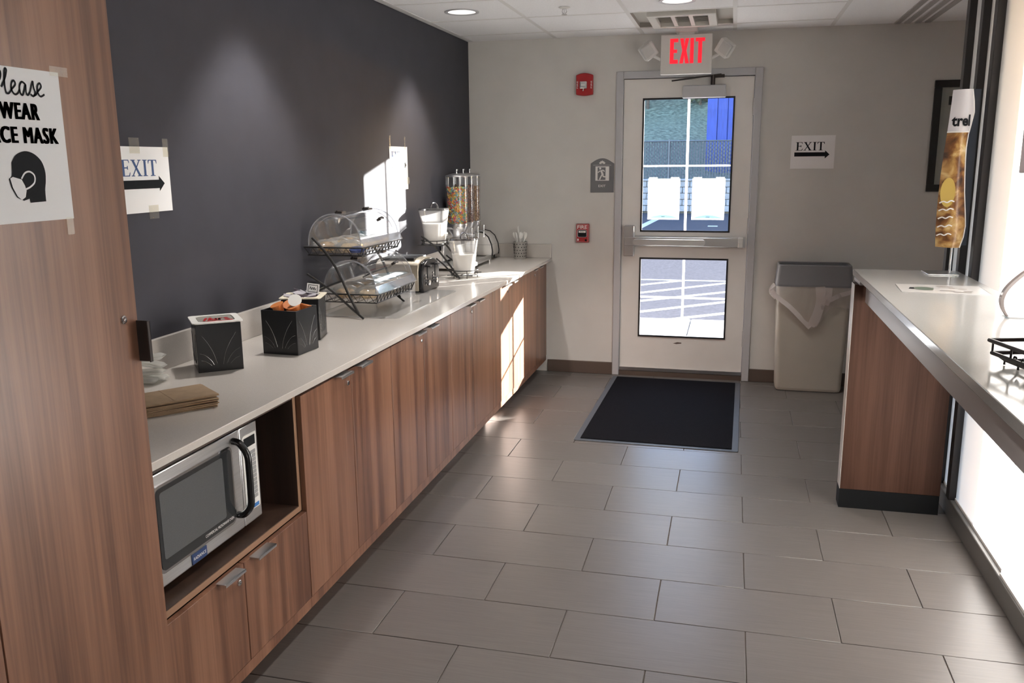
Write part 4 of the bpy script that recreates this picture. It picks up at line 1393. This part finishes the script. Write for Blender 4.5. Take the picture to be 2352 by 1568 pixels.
fm = lambda u, v: (.0021, u - o.y, v - o.z)
mask = [(64, 1052), (85, 1040), (150, 1062), (170, 1110), (178, 1150), (165, 1200), (135, 1220), (104, 1192), (76, 1122)]
obj('mask_icon', G().poly([fm(*cv(a, b)) for a, b in mask]), m_paperg, t, smooth='open')
g = G()
ribbon(g, [cv(*p) for p in [(150, 1056), (182, 1012), (222, 1003), (254, 1034), (250, 1085), (214, 1120), (176, 1138)]], .0032, fm)
obj('ear_loop', g, m_paperg, t, smooth='open')
obj('tape', G().box(.001, .0018, -3.122 - o.y, -3.076 - o.y, 1.722 - o.z, 1.740 - o.z), m_tape, t)
obj('tape', G().box(.001, .0018, -3.121 - o.y, -3.103 - o.y, 1.418 - o.z, 1.452 - o.z), m_tape, t)

# exit plaque, pull station and strobe on the back wall
t = thing('exit_plaque', 'grey arched EXIT plaque with a running figure, left of the door', 'sign', (.207, YB, 1.335))
arch = [(-.083, 0), (.083, 0), (.083, .203)] + [(.083 - .166 * i / 12, .203 + .036 * math.sin(PI * i / 12)) for i in range(1, 12)] + [(-.083, .203)]
obj('plate', G().prism(arch, lambda u, v, q: (u, -q, v), .0, .006), m_plaque, t, bevel=.001, seg=1)
q3 = lambda u, v: (u, -.0066, v)
q4 = lambda u, v: (u, -.0070, v)
obj('panel_white', G().poly([q3(-.048, .083), q3(.050, .083), q3(.050, .183), q3(-.048, .183)]), m_whiteink, t, smooth='open')
obj('panel_dark', G().poly([q4(-.032, .088), q4(.024, .088), q4(.024, .176), q4(-.032, .176)]), m_plaque, t, smooth='open')
q5 = lambda u, v: (u, -.0074, v)
g = G()
g.poly([q5(-.014 + .0075 * math.cos(2 * PI * i / 14), .168 + .0075 * math.sin(2 * PI * i / 14)) for i in range(14)])
ribbon(g, [(-.008, .156), (.0, .136), (.006, .122)], .014, q5)
ribbon(g, [(-.012, .154), (-.022, .146), (-.030, .140)], .007, q5)
ribbon(g, [(-.004, .156), (.010, .155), (.016, .146)], .007, q5)
ribbon(g, [(.0, .126), (-.010, .108), (-.018, .090)], .009, q5)
ribbon(g, [(.006, .122), (.010, .112), (.032, .110)], .009, q5)
obj('running_figure', g, m_whiteink, t, smooth='open')
g = G()
for a in (-60, -30, 0, 30, 60):
    r = math.radians(a)
    d = (math.sin(r), math.cos(r)); n = (d[1], -d[0])
    c = (0, .197)
    l = .028 if a == 0 else .026
    P = [(c[0] + d[0] * .006, c[1] + d[1] * .006), (c[0] + d[0] * l * .7 + n[0] * .007, c[1] + d[1] * l * .7 + n[1] * .007), (c[0] + d[0] * l, c[1] + d[1] * l), (c[0] + d[0] * l * .7 - n[0] * .007, c[1] + d[1] * l * .7 - n[1] * .007)]
    g.poly([q3(*p) for p in P])
g.poly([q3(-.065, .1905), q3(.065, .1905), q3(.065, .192), q3(-.065, .192)])
obj('palmette', g, m_whiteink, t, smooth='open')
put_text('EXIT', (-.026, -.0066, .038), (1, 0, 0), up, .052, .016, m_whiteink, t, .01)

t = thing('fire_pull_station', 'red FIRE pull station on the beige wall left of the door', 'fire alarm pull', (.072, YB, .977))
obj('housing', G().box(-.047, .047, -.032, 0, 0, .134), m_red, t, bevel=.006)
obj('border', G().tube([(-.042, -.0325, .006), (.042, -.0325, .006), (.042, -.0325, .129), (-.042, -.0325, .129)], .0012, 5, True), m_whiteink, t)
put_text('FIRE', (-.036, -.0326, .100), (1, 0, 0), up, .070, .024, m_whiteink, t, .015)
pr_ = obj('pull_recess', G().prism(rrect(-.034, .032, .040, .092, .008), lambda u, v, q: (u, -q, v), .0318, .0332), m_ink, t)
obj('pull_bar', G().box(-.026, .026, -.040, -.033, .072, .086), m_whiteink, t, bevel=.002)
put_text('PULL', (-.014, -.0406, .075), (1, 0, 0), up, .028, .008, m_ink, t)
obj('recess_rim', G().tube([(a, -.0336, b) for a, b in rrect(-.034, .032, .040, .092, .010)], .0016, 5, True), m_alu, t)
obj('key_lock', G().cyl((.026, -.034, .018), (.026, -.031, .018), .008, n=14), m_ink, t)
obj('mark', G().box(-.036, -.026, -.0335, -.0321, .013, .028), m_whiteink, t)

t = thing('fire_strobe', 'red fire alarm strobe high on the beige wall, upper left of the door', 'fire alarm strobe', (.079, YB, 2.008))
ol = [(-.059, .004)] + [(-.059 + .118 * i / 8, -.002 * math.sin(PI * i / 8) + .004 - .006 * math.sin(PI * i / 8)) for i in range(1, 8)] + [(.059, .004), (.059, .136)] + [(.059 - .118 * i / 8, .136 + .012 * math.sin(PI * i / 8)) for i in range(1, 8)] + [(-.059, .136)]
obj('housing', G().prism(ol, lambda u, v, q: (u, -q, v), 0, .04), m_red, t, bevel=.005)
lens = obj('strobe_lens', G().prism(rrect(-.032, .020, .042, .092, .006), lambda u, v, q: (u, -q, v), .04, .058), m_chrome, t, bevel=.006)
obj('bulb', G().cyl((-.02, -.062, .067), (.008, -.062, .067), .005, n=8).cyl((-.006, -.060, .028), (-.006, -.046, .040), .0035, n=6), m_whiteink, lens)
for s in (-1, 1):
    vs, fs = text_geo('FIRE', .050, .009, .01)
    g = G()
    g.add([(s * .045 + (.004 if s > 0 else -.004) + (b - .0045) * -1, -.0412, .045 + a) for a, b in vs], fs)
    obj('lettering', g, m_whiteink, t, smooth='open')

# framed notice in the alcove
t = thing('framed_notice', 'black framed notice on the back wall, partly hidden by the poster stand', 'picture frame', (2.62, YB, 1.342))
g = G()
fw = .045
g.box(-.28, .28, -.022, 0, 0, fw).box(-.28, .28, -.022, 0, .70 - fw, .70).box(-.28, -.28 + fw, -.022, 0, fw, .70 - fw).box(.28 - fw, .28, -.022, 0, fw, .70 - fw)
obj('frame', g, m_frameblk, t, bevel=.003)
obj('page', G().box(-.28 + fw, .28 - fw, -.010, -.004, fw, .70 - fw), M('aged_page', (.40, .38, .35), .7), t)
put_text('Notice', (-.19, -.0106, .545), (1, 0, 0), up, .36, .055, m_ink, t, .04)
g = G()
for i, (a, b) in enumerate([(.50, .30), (.46, .22), (.40, .34), (.36, .32), (.32, .34), (.26, .30), (.20, .33)]):
    obj('print_line', G().poly([(-.17, -.0106, a), (-.17 + b, -.0106, a), (-.17 + b, -.0106, a + .010), (-.17, -.0106, a + .010)]), m_ink, t, smooth='open')
obj('glass', G().box(-.28 + fw, .28 - fw, -.016, -.014, fw, .70 - fw), m_pane, t)

# lit exit sign with emergency heads
t = thing('exit_sign', 'lit EXIT sign with two emergency lamp heads hanging above the door', 'exit sign', (.780, 1.46, 2.112))
obj('housing', G().box(-.166, .166, -.022, .022, 0, .250), m_white, t, bevel=.004)
obj('canopy_mount', G().box(-.07, .07, -.05, .05, .264, .288).box(-.05, .05, -.018, .018, .248, .266), m_white, t, bevel=.003)
q6 = lambda u, v: (u, -.0228, v)
LW = .024
ltr = {'E': [[(0, 0), (.052, 0), (.052, LW), (LW, LW), (LW, .068), (.046, .068), (.046, .088), (LW, .088), (LW, .135), (.052, .135), (.052, .157), (0, .157)]],
       'X': [[(0, 0), (.024, 0), (.031, .052), (.038, 0), (.062, 0), (.044, .080), (.060, .157), (.037, .157), (.031, .108), (.025, .157), (.002, .157), (.018, .080)]],
       'I': [[(0, 0), (.023, 0), (.023, .157), (0, .157)]],
       'T': [[(.018, 0), (.042, 0), (.042, .135), (.060, .135), (.060, .157), (0, .157), (0, .135), (.018, .135)]]}
xx = -.105
for c_, adv in (('E', .062), ('X', .068), ('I', .034), ('T', .06)):
    for P in ltr[c_]:
        obj('letter', G().prism([(xx + a, .068 + b) for a, b in P], lambda u, v, q: (u, -q, v), .0215, .0236), m_redlit, t)
    xx += adv
for s in (-1, 1):
    hd_ = obj('lamp_head', G().obox((s * .248, -.02, .155), (.098, .07, .098), (math.radians(12), math.radians(s * 38), math.radians(-s * 18))), m_white, t, bevel=.010)
    obj('lens', G().obox((s * .252, -.06, .149), (.078, .006, .078), (math.radians(12), math.radians(s * 38), math.radians(-s * 18))), m_acrylic, hd_)
    obj('arm', G().cyl((s * .166, 0, .10), (s * .215, -.01, .125), .011, n=10), m_white, t, smooth=True)

# posted notices on the upper door glass
for n_, (xa, xb, lbl) in enumerate(((.533, .754, 'backlit white sheet with a blue curved footer, left half of the upper door glass'), (.840, 1.063, 'backlit white sheet with a blue curved footer, right half of the upper door glass'))):
    t = thing('posted_sheet', lbl, 'notice', ((xa + xb) / 2, YB + .0205, 1.145), 0, 'white sheets on the door glass')
    h = (xb - xa) / 2
    arc = [(-h + .012 + (2 * h - .024) * i / 12, .014 + .020 * math.sin(PI * i / 12)) for i in range(13)]
    pf_ = lambda u, v, q: (u, -q, v)
    obj('sheet', G().prism([(-h, 0), (-h, .285), (h, .285), (h, 0), (h - .012, 0)] + arc[::-1] + [(-h + .012, 0)], pf_, 0, .0008).box(-h + .012, h - .012, -.0008, 0, 0, .010), m_sheet, t)
    obj('footer', G().prism([(-h + .012, .010), (h - .012, .010)] + arc[::-1], pf_, 0, .0008), cloth_mat('pale_blue_print', (.34, .60, .80), .5), t)
    obj('footer_mark', G().poly([(-.014, -.0016, .017), (.014, -.0016, .017), (.014, -.0016, .023), (-.014, -.0016, .023)]), m_whiteink, t, smooth='open')
    obj('tape', G().box(-h + .005, -h + .065, -.0016, -.0010, .278, .296), m_tape, t)
    obj('tape', G().box(h - .065, h - .005, -.0016, -.0010, .278, .296), m_tape, t)

# ------------------------------------------------------------------ ceiling fittings
dl = None
ll = ['round recessed downlight near the charcoal wall, visible at the ceiling left', 'round recessed downlight in front of the air grille, cut by the top of the picture',
      'recessed downlight above the pastry counter', 'recessed downlight above the middle of the floor', 'recessed downlight above the tall cabinet', 'recessed downlight above the camera']
for (x, y), l in zip(LIGHTS, ll):
    if dl is None:
        t = thing('recessed_light', l, 'ceiling light', (x, y, ZC), 0, 'recessed ceiling downlights')
        dl = t
        g = G()
        g.lathe([(.100, -.004), (.100, 0), (.084, .002), (.080, -.002), (.100, -.004)], 32, caps=False)
        obj('trim_ring', g, m_framepaint, t, smooth=True)
        g = G()
        n = 32
        rings = [(.083, 0), (.078, .02), (.066, .05), (.045, .056)]
        vs = [(r * math.cos(2 * PI * j / n), r * math.sin(2 * PI * j / n), z) for r, z in rings for j in range(n)]
        fs = [(i * n + j, i * n + (j + 1) % n, (i + 1) * n + (j + 1) % n, (i + 1) * n + j) for i in range(3) for j in range(n)] + [tuple(range(3 * n, 4 * n))]
        g.add(vs, fs)
        obj('reflector', g, m_led, t, smooth='open')
        ld = bpy.data.lights.new('lamp', 'SPOT')
        ld.energy = DOWNLIGHT_W
        ld.spot_size = math.radians(84)
        ld.spot_blend = .55
        ld.shadow_soft_size = .05
        ld.color = (1, .95, .90)
        lo = bpy.data.objects.new('lamp', ld)
        COL.objects.link(lo)
        lo.parent = t
        lo.location = (0, 0, .03)
    else:
        t = copy_tree(dl)
        t.location = (x, y, ZC)
        t['label'] = l
t = thing('sprinkler_head', 'small chrome fire sprinkler head hanging from the ceiling', 'sprinkler', (.155, .45, ZC))
obj('escutcheon', G().lathe([(0, -.006), (.022, -.006), (.034, 0), (0, 0)], 24), m_white, t, smooth=True)
obj('frame', G().tube([(-.008, 0, -.006), (-.013, 0, -.022), (-.004, 0, -.036)], .0028, 6).tube([(.008, 0, -.006), (.013, 0, -.022), (.004, 0, -.036)], .0028, 6).cyl((0, 0, -.006), (0, 0, -.036), .003, n=8).lathe([(0, -.040), (.016, -.039), (.016, -.036), (0, -.035)], 16), m_chrome, t, smooth=True)

t = thing('air_grille', 'square beige air grille set in the ceiling just above the EXIT sign', 'air vent', (.78, 1.038, ZC))
obj('back_pan', G().box(-.300, .300, -.302, .302, .030, .034).box(-.300, -.296, -.302, .302, .002, .03).box(.296, .300, -.302, .302, .002, .03).box(-.296, .296, .298, .302, .002, .03).box(-.296, .296, -.302, -.298, .002, .03), M('grille_beige', (.46, .44, .40), .6), t)
gx0, gx1, gy0, gy1 = -.20, .20, -.265, .225
gf = G()
gf.box(gx0, gx1, gy0, gy0 + .05, -.022, .03).box(gx0, gx1, gy1 - .05, gy1, -.022, .03).box(gx0, gx0 + .05, gy0 + .05, gy1 - .05, -.022, .03).box(gx1 - .05, gx1, gy0 + .05, gy1 - .05, -.022, .03)
obj('frame', gf, M('grille_light', (.60, .58, .54), .5), t, bevel=.004)
for k_ in (-1, 1):
    obj('cross_bar', G().box(k_ * .052 - .012, k_ * .052 + .012, gy0 + .05, gy1 - .05, -.018, .02), M('grille_light', (.6, .58, .54), .5), t)
for k_ in range(10):
    yy = gy0 + .065 + k_ * .0385
    obj('louvre', G().obox((0, yy, .002), (.30, .040, .003), (math.radians(10), 0, 0)), MATS['grille_beige'], t)

t = thing('slot_diffuser', 'linear ceiling air diffuser with three dark slots by the back wall', 'air vent', (2.175, .75, ZC))
for k_ in range(4):
    x = -.09 + k_ * .06
    obj('rail', G().box(x - .018, x + .018, -.85, .88, -.006, .004), m_sidegrey, t, bevel=.002)
obj('slot_back', G().box(-.10, .10, -.85, .88, .0045, .006), m_ink, t)

# ================================================================== FLOOR MAT, BIN
t = thing('floor_mat', 'black carpeted entrance mat with grey rubber border in front of the door', 'floor mat', (.76, .803, 0), math.radians(-.8))
obj('rubber_border', G().prism(rrect(-.455, .455, -.765, .765, .012), lambda u, v, q: (u, v, q), .0002, .004), m_rubber, t, bevel=.002)
obj('carpet', G().prism(rrect(-.42, .42, -.735, .735, .006), lambda u, v, q: (u, v, q), .004, .009), m_carpet, t, bevel=.002)

bn = thing('trash_bin', 'beige rectangular trash bin with a grey collar against the back wall', 'trash bin', (1.668, 1.520, 0))


def rr(w, d, z, r=.03): return [(a, b, z) for a, b in rrect(-w / 2, w / 2, -d / 2, d / 2, r, 5)]


R = [rr(.415, .185, .004), rr(.43, .190, .02), rr(.47, .205, .735)]
n = len(R[0])
g = G()
for i in range(2): g.add(R[i] + R[i + 1], [(j, (j + 1) % n, n + (j + 1) % n, n + j) for j in range(n)])
g.add(R[0], [tuple(range(n))])
obj('body', g, m_bin, bn, smooth='open')
R = [rr(.490, .218, .722), rr(.492, .220, .735), rr(.466, .206, .862), rr(.458, .200, .868), rr(.440, .186, .862), rr(.440, .186, .70)]
g = G()
for i in range(5): g.add(R[i] + R[i + 1], [(j, (j + 1) % n, n + (j + 1) % n, n + j) for j in range(n)])
g.add(rr(.44, .186, .72), [tuple(range(n))])
obj('collar', g, m_bincol, bn, smooth='open')

ln = thing('bin_liner', 'clear plastic liner bunched over the rim of the trash bin', 'bin liner', (1.668, 1.520, .73))
random.seed(9)
rows = []
# skirt hanging over the front: lower edge follows the drooping fold
hem = [(-.285, -.03), (-.27, -.075), (-.21, -.115), (-.12, -.19), (-.05, -.262), (-.01, -.285), (.03, -.265), (.075, -.20), (.11, -.145), (.17, -.135), (.235, -.15), (.25, -.13)]
hc = catmull(hem, 4)
kk = len(hc)
topz = -.006
for r in range(7):
    s = r / 6
    row = []
    for i, (hx, hz) in enumerate(hc):
        u = i / (kk - 1)
        tx = -.246 + .492 * u
        x = tx + (hx - tx) * s
        z = topz + (hz - topz) * s
        yy = -.112 - .006 - .010 * abs(math.sin(u * 17 + s * 2)) * (.3 + s) - .006 * math.sin(s * PI)
        row.append((x, yy, z))
    rows.append(row)
obj('front_skirt', G().grid(rows), m_liner, ln, smooth='open')
g = G()
for P, wd_ in (([(-.275, -.03), (-.24, -.07), (-.15, -.14), (-.07, -.22), (-.012, -.278)], .030), ([(.035, -.0), (.045, -.09), (.03, -.17), (-.002, -.27)], .060), ([(.06, -.11), (.12, -.075), (.20, -.04), (.25, -.02)], .030), ([(.09, -.005), (.085, -.06), (.07, -.12)], .05)):
    ribbon(g, P, wd_, lambda u, v: (u, -.137 - .010 * math.sin(u * 40 + v * 30), v), k=8)
obj('fold', g, m_fold, ln, smooth='open')
rows = []
for r in range(6):
    s = r / 5
    rows.append([(-.246 - .030 * math.sin(s * PI) - .008 * math.sin(i * 2 + s * 3), -.10 + .2 * i / 6, -.006 - .09 * s + .01 * math.sin(i * 1.7)) for i in range(7)])
obj('side_skirt', G().grid(rows), m_fold, ln, smooth='open')

# ================================================================== BAR COUNTER (right)
bc = thing('bar_counter', 'grey quartz bar counter with walnut end panel under the right windows', 'counter', (1.87, -1.9, 0))
o = Vector(bc.location)
B = lambda a, b, c, d, e, f: (a - o.x, b - o.x, c - o.y, d - o.y, e, f)
obj('top', G().box(*B(1.655, 2.084, -5.2, -.462, 1.042, 1.070)), m_quartz_w, bc, bevel=.002)
obj('apron', G().box(*B(1.688, 1.706, -5.2, -.655, .950, 1.042)), m_sidegrey, bc, bevel=.001)
obj('support_channel', G().box(*B(1.662, 2.05, -.655, -.47, 1.022, 1.042)), m_sidegrey, bc)
ep = obj('end_panel', G().box(*B(1.645, 2.062, -.632, -.545, .088, 1.022)), wood_mat('walnut_laminate_shaded', (.036, .0155, .010), (.056, .0255, .0165), (.078, .0375, .0245), .55, .15), bc, bevel=.001)  # same walnut as the cabinets, darkened: the panel's shade is in the colour
obj('edge_band', G().box(*B(1.6435, 1.645, -.632, -.545, .088, 1.022)), M('edge_lit_pale', (.55, .50, .45), .35), ep)  # pale colour paints the light that catches this narrow edge
obj('kick_base', G().box(*B(1.643, 2.060, -.636, -.541, 0, .088)), M('kick_black', (.006, .0065, .007), .6, spec=.15), bc)
obj('end_panel', G().box(*B(1.645, 2.062, -5.2, -5.12, 0, 1.022)), m_wood, bc)
ZB = 1.070

t = thing('window_notice', 'plain paper notice hung on the white shade at the right edge, above the bar', 'notice', (2.100, -1.22, 1.50))
obj('sheet', G().box(-.001, 0, -.11, .11, 0, .279), M('notice_lilac', (.62, .56, .58), .8), t)

# poster stand
ps = thing('poster_stand', 'curved acrylic food poster on a steel base at the far end of the bar', 'poster stand', (2.0, -.57, ZB))
obj('base_plate', G().box(-.07, .052, -.065, .075, 0, .005), m_steel, ps, bevel=.002)
obj('rod', G().cyl((.028, .0, .005), (.028, .0, .76), .005, n=10), m_chrome, ps, smooth=True)
ed = [(.755, -.030, .034), (.70, -.032, .044), (.66, -.034, .047), (.62, -.036, .040), (.56, -.040, .030), (.50, -.044, .030), (.42, -.048, .034), (.34, -.050, .040), (.26, -.050, .050), (.20, -.049, .056), (.15, -.046, .050), (.118, -.044, .040)]


def poster_rows(za, zb_, off):
    out = []
    for k_ in range(15):
        z = za + (zb_ - za) * k_ / 14
        for (z1_, l1, r1), (z2_, l2, r2) in zip(ed, ed[1:]):
            if z2_ - 1e-6 <= z <= z1_ + 1e-6:
                q = (z1_ - z) / (z1_ - z2_)
                l, r_ = l1 + (l2 - l1) * q, r1 + (r2 - r1) * q
                break
        out.append([(l + (r_ - l) * j / 6, -.030 - .030 * math.sin(PI * j / 6 * .9) - .03 * j / 6 - off, z) for j in range(7)])
    return out


def food_mat():
    m, N, L_ = new_mat('food_print')
    b = N.new('ShaderNodeBsdfPrincipled'); b.inputs['Roughness'].default_value = .3
    o_ = N.new('ShaderNodeOutputMaterial'); L_.new(b.outputs[0], o_.inputs[0])
    tc_ = N.new('ShaderNodeTexCoord')
    mp_ = N.new('ShaderNodeMapping'); mp_.inputs['Scale'].default_value = (1, .1, 1)
    L_.new(tc_.outputs['Object'], mp_.inputs[0])
    n_ = N.new('ShaderNodeTexNoise'); n_.inputs['Scale'].default_value = 17; n_.inputs['Detail'].default_value = 5; n_.inputs['Distortion'].default_value = .6
    L_.new(mp_.outputs[0], n_.inputs['Vector'])
    r_ = N.new('ShaderNodeValToRGB')
    cols = [(.30, (.035, .015, .010)), (.44, (.20, .085, .030)), (.54, (.42, .24, .08)), (.64, (.62, .46, .22)), (.74, (.75, .66, .45))]
    e_ = r_.color_ramp.elements
    e_[0].position, e_[0].color = cols[0][0], (*cols[0][1], 1)
    e_[1].position, e_[1].color = cols[-1][0], (*cols[-1][1], 1)
    for p_, c_ in cols[1:-1]:
        x_ = e_.new(p_); x_.color = (*c_, 1)
    L_.new(n_.outputs['Fac'], r_.inputs[0])
    L_.new(r_.outputs[0], b.inputs['Base Color'])
    return m


m_food = food_mat()
obj('poster_header', G().grid(poster_rows(.755, .585, 0)), M('poster_white', (.62, .60, .62), .4), ps, smooth='open')
obj('poster_print', G().grid(poster_rows(.585, .118, 0)), m_food, ps, smooth='open')
g = G()
pr0 = poster_rows(.755, .118, .002)
for i in range(len(pr0) - 1):
    pass
obj('poster_edge', G().tube([(r_[-1][0], r_[-1][1], r_[-1][2]) for r_ in pr0], .0022, 6), m_whiteink, ps, smooth=True)
obj('header_line', G().tube([(p[0], p[1] - .001, p[2]) for p in poster_rows(.588, .585, .001)[0]], .003, 5), m_whiteink, ps, smooth=True)
vs, fs = text_geo('trel', .060, .045, .03)
g = G()
g.add([(-.028 + a, -.034 - .030 * math.sin(PI * min(1, max(0, (a + .004) / .075)) * .9) - .03 * (a + .004) / .075 - .002, .610 + b) for a, b in vs], fs)
obj('lettering', g, m_ink, ps, smooth='open')
# doughnut and icing picture on the print
g = G()
pz = lambda u, v: (u, -.034 - .030 * math.sin(PI * min(1, max(0, (u + .05) / .09)) * .9) - .03 * max(0, u + .05) / .09 - .0015, v)
obj('printed_roll', G().poly([pz(-.022 + .024 * math.cos(2 * PI * i / 20), .345 + .060 * math.sin(2 * PI * i / 20)) for i in range(20)]), M('print_yellow', (.62, .44, .12), .35), ps, smooth='open')
g = G()
for z in (.30, .268, .235, .20, .165):
    ribbon(g, [(-.046 + .012 * k_, z + .006 * (k_ % 2) + .002 * k_) for k_ in range(5)], .005, lambda u, v: (u, pz(u, v)[1] - .001, v), k=4)
obj('printed_icing', g, m_whiteink, ps, smooth='open')
obj('clear_back', G().grid([[(x, .004 + (x) * .2, z) for x in (.03, .05, .07, .088)] for z in (.12, .3, .5, .76)]), M('poster_back', (.045, .055, .075), .3), ps, smooth='open')

# laminated sheet lying on the bar
t = thing('laminated_sheet', 'laminated information sheet lying flat on the bar counter', 'sheet', (1.892, -1.066, ZB), math.radians(-3.5))
obj('sheet', G().box(-.147, .147, -.112, .112, .0004, .0014), M('laminate_white', (.55, .53, .51), .22), t)
obj('logo', G().poly([(-.06 + .035 * math.cos(2 * PI * i / 20), .0 + .048 * math.sin(2 * PI * i / 20), .0017) for i in range(20)]), M('logo_green', (.11, .14, .11), .4), t, smooth='open')
obj('logo_bar', G().poly([(-.115, -.02, .0017), (-.095, -.02, .0017), (-.09, .028, .0017), (-.105, .028, .0017)]), m_ink, t, smooth='open')
g = G()
for i, (x, y, l) in enumerate([(-.01, .06, .06), (-.01, -.05, .05), (.03, -.08, .06), (.06, .01, .03), (.03, .02, .02), (.07, -.05, .03)]):
    obj('print_line', G().poly([(x, y, .0017), (x + l, y, .0017), (x + l, y + .012, .0017), (x, y + .012, .0017)]), m_base, t, smooth='open')
obj('laminate_edge', G().tube([(-.149, -.114, .001), (.149, -.114, .001), (.149, .114, .001), (-.149, .114, .001)], .0012, 5, True), m_acrylic, t)

# bent acrylic sign holder at the right edge
t = thing('acrylic_holder', 'curved clear acrylic sign holder on the bar at the right edge', 'sign holder', (1.95, -1.66, ZB))
pf = catmull([(0, .004), (-.016, .03), (-.021, .06), (-.010, .092), (.020, .128), (.058, .160), (.10, .185)], 5)
obj('curved_strip', G().prism([(a, b) for a, b in pf] + [(a + .009, b - .004) for a, b in reversed(pf)], lambda u, v, q: (u, q, v), -.012, .012), clear_mat('holder_acrylic', (.5, .48, .48), .25, .08, haze=.8, hazecol=(.34, .30, .29)), t, smooth=True)
obj('base_plate', G().box(0.0, .12, -.03, .045, 0, .006), clear_mat('holder_base', (.9, .92, .92), .3, .05, haze=.2), t)

# wire basket with sweetener packets at the right edge
wbk = thing('packet_basket', 'black wire basket of packets on the bar at the right edge', 'basket', (1.825, -2.445, ZB), math.radians(15))
g = G()
X0, X1, Y0, Y1 = -.06, .085, -.17, .125
for z, s in ((.026, 0.0), (.056, .006)):
    g.tube([(X0 - s, Y0 - s, z), (X1 + s, Y0 - s, z), (X1 + s, Y1 + s, z), (X0 - s, Y1 + s, z)], .0052, 8, True)
g.tube([(X0 + .02, Y0 + .02, .012), (X1 - .02, Y0 + .02, .012), (X1 - .02, Y1 - .02, .012), (X0 + .02, Y1 - .02, .012)], .0035, 8, True)
obj('rim', g, m_blackm, wbk, smooth=True)
g = G()
for a, b, c, d in [(X0, Y1, X0 + .02, Y1 - .02), (X1, Y1, X1 - .02, Y1 - .02), (X0, Y0, X0 + .02, Y0 + .02), (X1, Y0, X1 - .02, Y0 + .02), (X0, -.02, X0 + .02, -.02), (X0, -.10, X0 + .02, -.09), (X1, -.02, X1 - .02, -.02), (X0, .05, X0 + .02, .05)]:
    obj('upright', G().tube([(a, b, .056), (a, b, .028), (c, d, .012), (c, d, .0015)], .003, 6), m_blackm, wbk, smooth=True)
obj('scroll', G().tube([(X0 + .006, .05 - .16 * i / 30, .026 + .010 * math.sin(i * 1.1)) for i in range(31)], .0025, 6), m_blackm, wbk, smooth=True)
random.seed(2)
for i in range(7):
    tag(obj('sweetener_packet', G().box(-.022, .022, -.0015, .0015, 0, .058), M('packet_brown', (.22, .10, .06), .6) if i % 2 else M('packet_pink', (.45, .22, .22), .6), None, loc=(1.862 - i * .0047, -2.520 + i * .0175, ZB + .016), rot=(math.radians(-10 + random.uniform(-6, 6)), 0, math.radians(15 + random.uniform(-8, 8)))), '%s paper packet, %s from the near end of the black wire basket on the bar' % ('brown' if i % 2 else 'pink', ('first', 'second', 'third', 'fourth', 'fifth', 'sixth', 'seventh')[i]), 'packet', 'packets in the wire basket')
